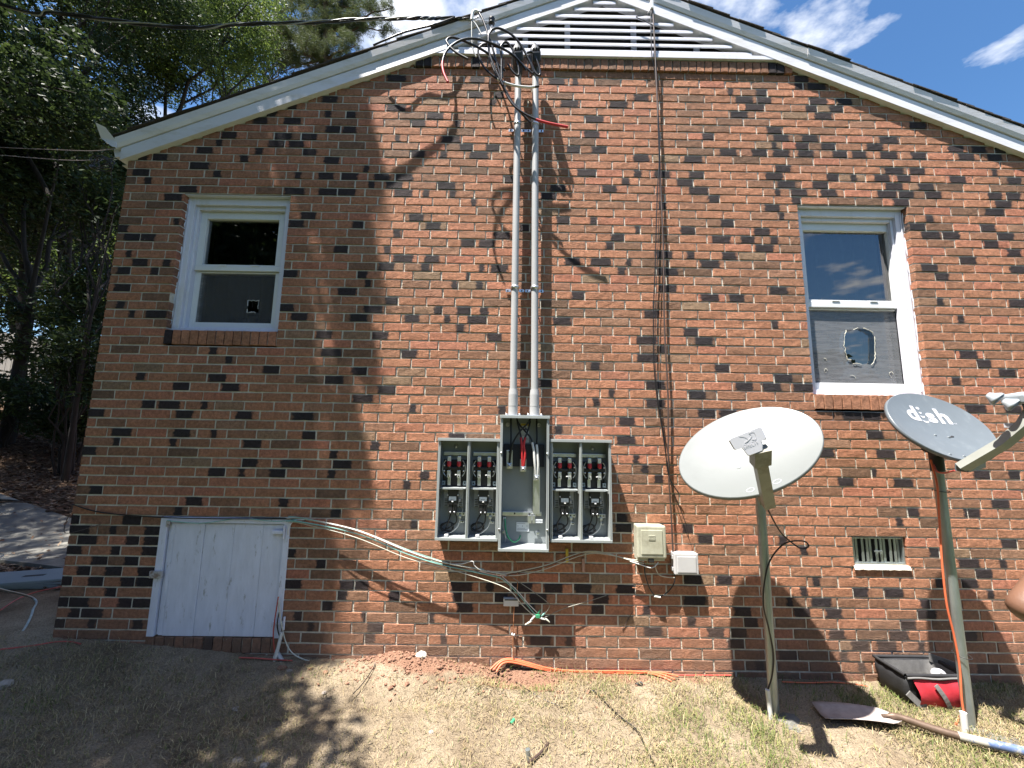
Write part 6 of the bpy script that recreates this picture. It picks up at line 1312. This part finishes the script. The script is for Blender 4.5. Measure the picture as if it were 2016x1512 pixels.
tree('oak_tree', 'oak rising from the leaf bank beyond the path, crown at upper left edge', (-12.2, 2.4, float(gnd(-12.2, 2.4))), (-10.4, 2.8, 8.2), .2, ell((-10.2, 2.8, 7.6), (2.7, 2.4, 1.9), 110, .55, 92), 320, (.12, .05), OAKD, BARK, 92, 'tree', 'trees behind the left corner', nl=12)
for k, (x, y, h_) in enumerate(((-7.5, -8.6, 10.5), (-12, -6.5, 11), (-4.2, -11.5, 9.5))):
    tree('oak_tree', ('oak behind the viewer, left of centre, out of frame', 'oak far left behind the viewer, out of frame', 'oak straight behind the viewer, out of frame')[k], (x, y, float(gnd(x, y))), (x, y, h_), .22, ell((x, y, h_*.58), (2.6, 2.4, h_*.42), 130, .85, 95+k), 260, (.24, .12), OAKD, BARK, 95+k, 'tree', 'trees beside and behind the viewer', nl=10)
for k in range(9):      # unseen tree line added behind the viewer to block sky light on the wall
    an = rad(-8-20.5*k); x = 15.5*math.cos(an)*1.15+.5; y = -1.5+15.5*math.sin(an); h_ = 6.2+1.3*math.sin(k*2.3)
    tree('added_yard_tree', ('first', 'second', 'third', 'fourth', 'fifth', 'sixth', 'seventh', 'eighth', 'ninth')[k]+' tree from the right in the added tree line behind the viewer, out of frame', (x, y, float(gnd(x, y))), (x, y, h_*.9), .2, ell((x, y, h_*.55), (3.1, 2.2, h_*.46), 70, 1.0, 200+k), 90, (.42, .26), OAKD, BARK, 200+k, 'tree', 'tree line behind the viewer', nl=5)
# woods behind the left corner
def Bd(px, dist, dz=0.0):          # ground point seen along a pixel column, dist metres ahead of the camera plane
    d = ray(px, 800); x = CAM[0]+d[0]/d[1]*dist; y = CAM[1]+dist; return Vector((x, y, float(gnd(x, y))+dz))
def up_at(px, py, dist): return at(px, py, CAM[1]+dist)
def wood(name, label, pxb, dist, px_top, py_top, r0, crown, crad, ncl, per_, ls, mt, bark, seed, mid=None, **kw):
    c = up_at(*crown); return tree(name, label, Bd(pxb, dist), up_at(px_top, py_top, dist), r0, ell(c, crad, ncl, kw.pop('cr', .62), seed), per_, ls, mt, bark, seed, 'tree', kw.pop('group', 'trees behind the left corner'), mid=mid, **kw)
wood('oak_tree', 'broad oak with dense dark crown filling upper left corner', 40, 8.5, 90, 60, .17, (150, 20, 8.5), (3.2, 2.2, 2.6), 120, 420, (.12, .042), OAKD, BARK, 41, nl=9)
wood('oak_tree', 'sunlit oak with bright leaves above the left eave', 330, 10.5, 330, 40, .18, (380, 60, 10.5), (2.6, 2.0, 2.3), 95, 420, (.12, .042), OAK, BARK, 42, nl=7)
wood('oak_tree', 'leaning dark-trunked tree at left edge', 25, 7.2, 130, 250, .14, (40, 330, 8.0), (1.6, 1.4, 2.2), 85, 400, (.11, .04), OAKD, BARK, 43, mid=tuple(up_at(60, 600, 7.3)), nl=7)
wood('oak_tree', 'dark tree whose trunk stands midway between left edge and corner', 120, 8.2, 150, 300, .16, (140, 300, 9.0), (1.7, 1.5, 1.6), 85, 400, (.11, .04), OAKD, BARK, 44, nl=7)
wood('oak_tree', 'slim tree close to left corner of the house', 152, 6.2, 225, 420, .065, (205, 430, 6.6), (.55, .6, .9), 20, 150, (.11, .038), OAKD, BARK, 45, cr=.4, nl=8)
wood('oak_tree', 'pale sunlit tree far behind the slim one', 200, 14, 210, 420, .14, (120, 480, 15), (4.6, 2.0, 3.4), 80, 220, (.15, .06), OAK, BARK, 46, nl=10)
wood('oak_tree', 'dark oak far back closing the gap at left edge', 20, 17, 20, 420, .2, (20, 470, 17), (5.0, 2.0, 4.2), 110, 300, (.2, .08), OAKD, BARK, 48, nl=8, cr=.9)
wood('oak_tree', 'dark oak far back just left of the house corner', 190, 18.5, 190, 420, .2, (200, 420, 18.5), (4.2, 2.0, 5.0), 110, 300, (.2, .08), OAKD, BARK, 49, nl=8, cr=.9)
wood('oak_tree', 'tall oak behind roof slope, between bright oak and pine', 520, 14, 520, 60, .2, (450, 40, 14.5), (2.8, 2, 2.6), 60, 260, (.15, .055), OAKD, BARK, 47, nl=10)
# pine: needle tufts on bare limbs
def pine(label, pxb, dist, px_top, py_top, cl, seed):
    R = random.Random(seed); base = Bd(pxb, dist); top = up_at(px_top, py_top, dist); t = thing('pine_tree', label, 'tree', base, 'trees behind the left corner')
    sp = smooth_path([base, base.lerp(top, .5), top], 8); n = len(sp); MB().tube(sp, [.2*(1-.7*i/(n-1)) for i in range(n)], 10, False).build('trunk', BARKP, t, False)
    tufts = []
    for (px, py, dd) in cl:
        e = up_at(px, py, dist+dd); m_ = MB(); s0_ = min(sp, key=lambda q: (q-e).length+abs(q.z-e.z+.3)*.6); pts = limb(m_, s0_, e, .05, .012, R, 7, .08)
        for q in pts[2:]:
            for _ in range(3):
                f_ = q+Vector((R.uniform(-.5, .5), R.uniform(-.5, .5), R.uniform(-.2, .4))); limb(m_, q, f_, .010, .004, R, 3); tufts.append((tuple(f_), .16)); tufts.append((tuple(q.lerp(f_, .6)), .12))
        m_.build('branch', BARKP, t, False)
    V, F, lr = leaf_cloud(tufts, 85, (.20, .009), seed, .0, 1.0); np_mesh('crown', V, F, PINE, {'lr': ('FLOAT', lr)}, t)
pine('tall pine with open crown against the sky behind left roof slope', 650, 12, 640, -60, [(530, 30, 0), (560, 80, .5), (600, 110, -.4), (620, 50, .3), (680, 30, 0), (700, 90, -.5), (740, 20, .2), (760, 60, 0), (650, 10, 0), (590, 20, .6), (560, 140, .2), (640, 130, .4), (720, 55, .5), (520, 90, 0), (775, 15, -.3), (610, 75, 0), (670, 75, .3), (545, 60, -.5), (640, -20, .3), (700, -10, 0), (580, -15, .2)], 61)
# understorey shrubs
for k, (px, py, dist, r_, lb_) in enumerate(((60, 640, 7.5, (1.0, .8, .8), 'leafy shrub beside leaning trunk at left edge'), (165, 700, 6.4, (.5, .5, .7), 'drooping leafy shrub in front of the wood fence'), (20, 790, 7.0, (.8, .7, .5), 'low dark shrub at left edge above the leaf litter'), (185, 600, 6.8, (.5, .6, .8), 'narrow shrub against left corner of the house'), (110, 760, 8.2, (.8, .6, .5), 'sparse shrub at foot of the wood fence'), (150, 830, 7.2, (.6, .5, .35), 'low sunlit sapling on the leaf litter slope'))):
    c = up_at(px, py, dist); R = random.Random(70+k); b = Vector((c.x, c.y, float(gnd(c.x, c.y)))); t = thing('shrub', lb_, 'shrub', b, 'shrubs behind the left corner')
    cl = ell(c, r_, 34, .3, 80+k); m_ = MB()
    for q in range(8): limb(m_, b+Vector((R.uniform(-.08, .08), R.uniform(-.08, .08), -.05)), cl[q][0], .018, .005, R, 6, .1)
    m_.build('stem', BARK, t, False); V, F, lr = leaf_cloud(cl, 110, (.12, .032), 90+k, .45); np_mesh('foliage', V, F, OAKD, {'lr': ('FLOAT', lr)}, t)
# wooden fence far left
fc = thing('wood_fence', 'weathered grey board fence among the trees at left', 'fence', Bd(110, 9.6)); FR = random.Random(4)
fa = up_at(-60, 805, 9.8); fb = up_at(215, 800, 9.2); nb_ = 24
for i in range(nb_):
    p = fa.lerp(fb, i/nb_); q = fa.lerp(fb, (i+.93)/nb_); z0 = float(gnd(p.x, p.y)); h_ = 1.75+FR.uniform(-.04, .04); d = (q-p); d.z = 0; d.normalize(); nn = Vector((-d.y, d.x, 0))*.012
    V = [Vector((p.x, p.y, z0-.05)), Vector((q.x, q.y, z0-.05)), Vector((q.x, q.y, z0+h_)), Vector((p.x, p.y, z0+h_))]; V = V+[v+nn for v in V]
    MB().add(V, [(0, 1, 2, 3), (7, 6, 5, 4), (0, 4, 5, 1), (1, 5, 6, 2), (2, 6, 7, 3), (3, 7, 4, 0)]).build('fence_board', FENCE, fc)
for hz in (.4, 1.4): MB().tube([Vector((fa.x, fa.y+.05, float(gnd(fa.x, fa.y))+hz)), Vector((fb.x, fb.y+.05, float(gnd(fb.x, fb.y))+hz))], .03, 4, smooth=False).build('fence_rail', FENCE, fc)
# leaf litter and fallen twigs on the slope
n = 26000; R6 = np.random.default_rng(8); dist = R6.uniform(3.4, 11, n); px = R6.uniform(-60, 235, n); dr_ = np.stack([ray(a_, 800) for a_ in np.linspace(-60, 235, 60)]); rx = np.interp(px, np.linspace(-60, 235, 60), dr_[:, 0]/dr_[:, 1]); X = rx*dist; Y = CAM[1]+dist
onp = np.abs((X-pa[0])*nrm[0]+(Y-pa[1])*nrm[1]) < .56
keep = ~onp | (R6.random(n) < .04); X, Y = X[keep], Y[keep]; n = len(X); Z = gnd(X, Y)+.012+R6.random(n)*.02+.05*onp[keep]
a_ = R6.uniform(0, 6.28, n); L = R6.uniform(.03, .08, n); W = L*R6.uniform(.25, .5, n); ax_ = np.stack([np.cos(a_), np.sin(a_), R6.normal(0, .25, n)], 1); sd = np.stack([-np.sin(a_), np.cos(a_), R6.normal(0, .35, n)], 1); P = np.stack([X, Y, Z], 1)
V = np.stack([P-ax_*L[:, None]/2, P+sd*W[:, None]/2, P+ax_*L[:, None]/2, P-sd*W[:, None]/2], 1).reshape(-1, 3)
pal = np.array([(.16, .095, .055), (.10, .06, .035), (.24, .16, .10), (.30, .22, .15), (.13, .07, .045)]); colr = pal[R6.integers(0, 5, n)]*R6.uniform(.6, 1.3, (n, 1)); colr = np.repeat(np.concatenate([colr, np.ones((n, 1))], 1), 4, 0)
o = np_mesh('leaf_litter', V, np.arange(4*n).reshape(n, 4), GRASS, {'col': ('FLOAT_COLOR', colr)}); tag(o, 'brown leaf litter covering slope behind the left corner', 'leaf litter', None, 'stuff')
for k, (x0, y0, x1, y1, lb_) in enumerate(((0, 870, 55, 915, 'bare fallen branch low at left edge'), (10, 930, 70, 905, 'pale twig lying on the leaf litter'), (95, 985, 160, 935, 'thin white-tipped stick leaning near the house corner'))):
    a_ = up_at(x0, y0, 5.2); b_ = up_at(x1, y1, 5.2); a_.z = float(gnd(a_.x, a_.y))+.06; b_.z = float(gnd(b_.x, b_.y))+.12; m_ = MB(); limb(m_, a_, b_, .014, .006, random.Random(k), 7, .06); o = m_.build('fallen_branch', BARKP if k else BARK, None, False); tag(o, lb_, 'branch', 'fallen branches on the slope')

# ------------------------------------------------------------------ grass
n = 150000; R7 = np.random.default_rng(12); X = R7.uniform(-3.9, 3.7, n); Y = -R7.random(n)**1.0*1.25+.0
def fbm(x, y, s, seed): 
    u = np.arange(0, 400); rs = np.random.default_rng(seed); g_ = rs.random((64, 64)); xi = x*s; yi = y*s; x0 = np.floor(xi).astype(int); y0 = np.floor(yi).astype(int); fx = xi-x0; fy = yi-y0; fx = fx*fx*(3-2*fx); fy = fy*fy*(3-2*fy)
    q = lambda a, b: g_[a % 64, b % 64]
    return (q(x0, y0)*(1-fx)+q(x0+1, y0)*fx)*(1-fy)+(q(x0, y0+1)*(1-fx)+q(x0+1, y0+1)*fx)*fy
pat = .5*fbm(X, Y, 2.2, 1)+.3*fbm(X, Y, 6, 2)+.2*fbm(X, Y, 15, 3)
dens = np.clip((pat-.28)*3.0, .12, 1)
bare = np.exp(-(((X+.25)/.55)**2+((Y+.65)/.28)**2)); clayk = np.exp(-(((X+.66)/.30)**2+((Y+.04)/.12)**2))+np.exp(-(((X-.1)/.30)**2+((Y+.09)/.08)**2))
dens *= (1-.75*bare)*(1-.97*np.clip(clayk, 0, 1))*np.clip(1.0-.75*np.exp(-(Y/.05)**2), 0, 1)
dens = np.where((X > -2.4) & (X < -.9) & (Y > -.06), dens*.4, dens)
dens *= np.where(X < .3, .62, 1.0)
keep = R7.random(n) < dens; X, Y, pat = X[keep], Y[keep], pat[keep]; n = len(X)
green = np.clip((fbm(X, Y, 1.7, 9)*.6+fbm(X, Y, 5, 10)*.4-.52)*3.2+np.clip((X-.5)/1.7, -.32, .62), 0, 1)
L = R7.uniform(.018, .048, n)*(1+.35*green); Wd_ = R7.uniform(.0016, .0032, n)
a_ = R7.uniform(0, 6.283, n); lean = np.clip(R7.normal(1.05, .28, n)-.25*green, .25, 1.45)
dx, dy = np.cos(a_), np.sin(a_); P = np.stack([X, Y, gnd(X, Y)+.004+R7.random(n)*.006], 1)
mid = P+np.stack([dx*np.sin(lean*.7)*L*.5, dy*np.sin(lean*.7)*L*.5, np.cos(lean*.7)*L*.5], 1); tip = P+np.stack([dx*np.sin(lean)*L, dy*np.sin(lean)*L, np.cos(lean)*L*.85], 1)
sd = np.stack([-dy, dx, np.zeros(n)], 1)*Wd_[:, None]
V = np.stack([P-sd*.5, P+sd*.5, mid+sd*.42, mid-sd*.42, tip], 1).reshape(-1, 3); b_ = np.arange(n)*5
F3 = np.concatenate([np.stack([b_, b_+1, b_+2], 1), np.stack([b_, b_+2, b_+3], 1), np.stack([b_+3, b_+2, b_+4], 1)])
straw = np.array([(.36, .28, .155), (.28, .21, .115), (.42, .345, .20), (.20, .145, .085), (.31, .255, .13)])[R7.integers(0, 5, n)]; grn = np.array([(.13, .17, .045), (.19, .21, .065), (.09, .13, .035), (.24, .235, .085)])[R7.integers(0, 4, n)]
isg = (R7.random(n) < .12+.72*green)[:, None]; colr = np.where(isg, grn, straw)*R7.uniform(.75, 1.25, (n, 1)); colr = np.repeat(np.concatenate([colr, np.ones((n, 1))], 1), 5, 0)
o = np_mesh('grass', V, F3, GRASS, {'col': ('FLOAT_COLOR', colr)}); tag(o, 'dry straw-coloured lawn grass with green patches before the wall', 'grass', None, 'stuff')
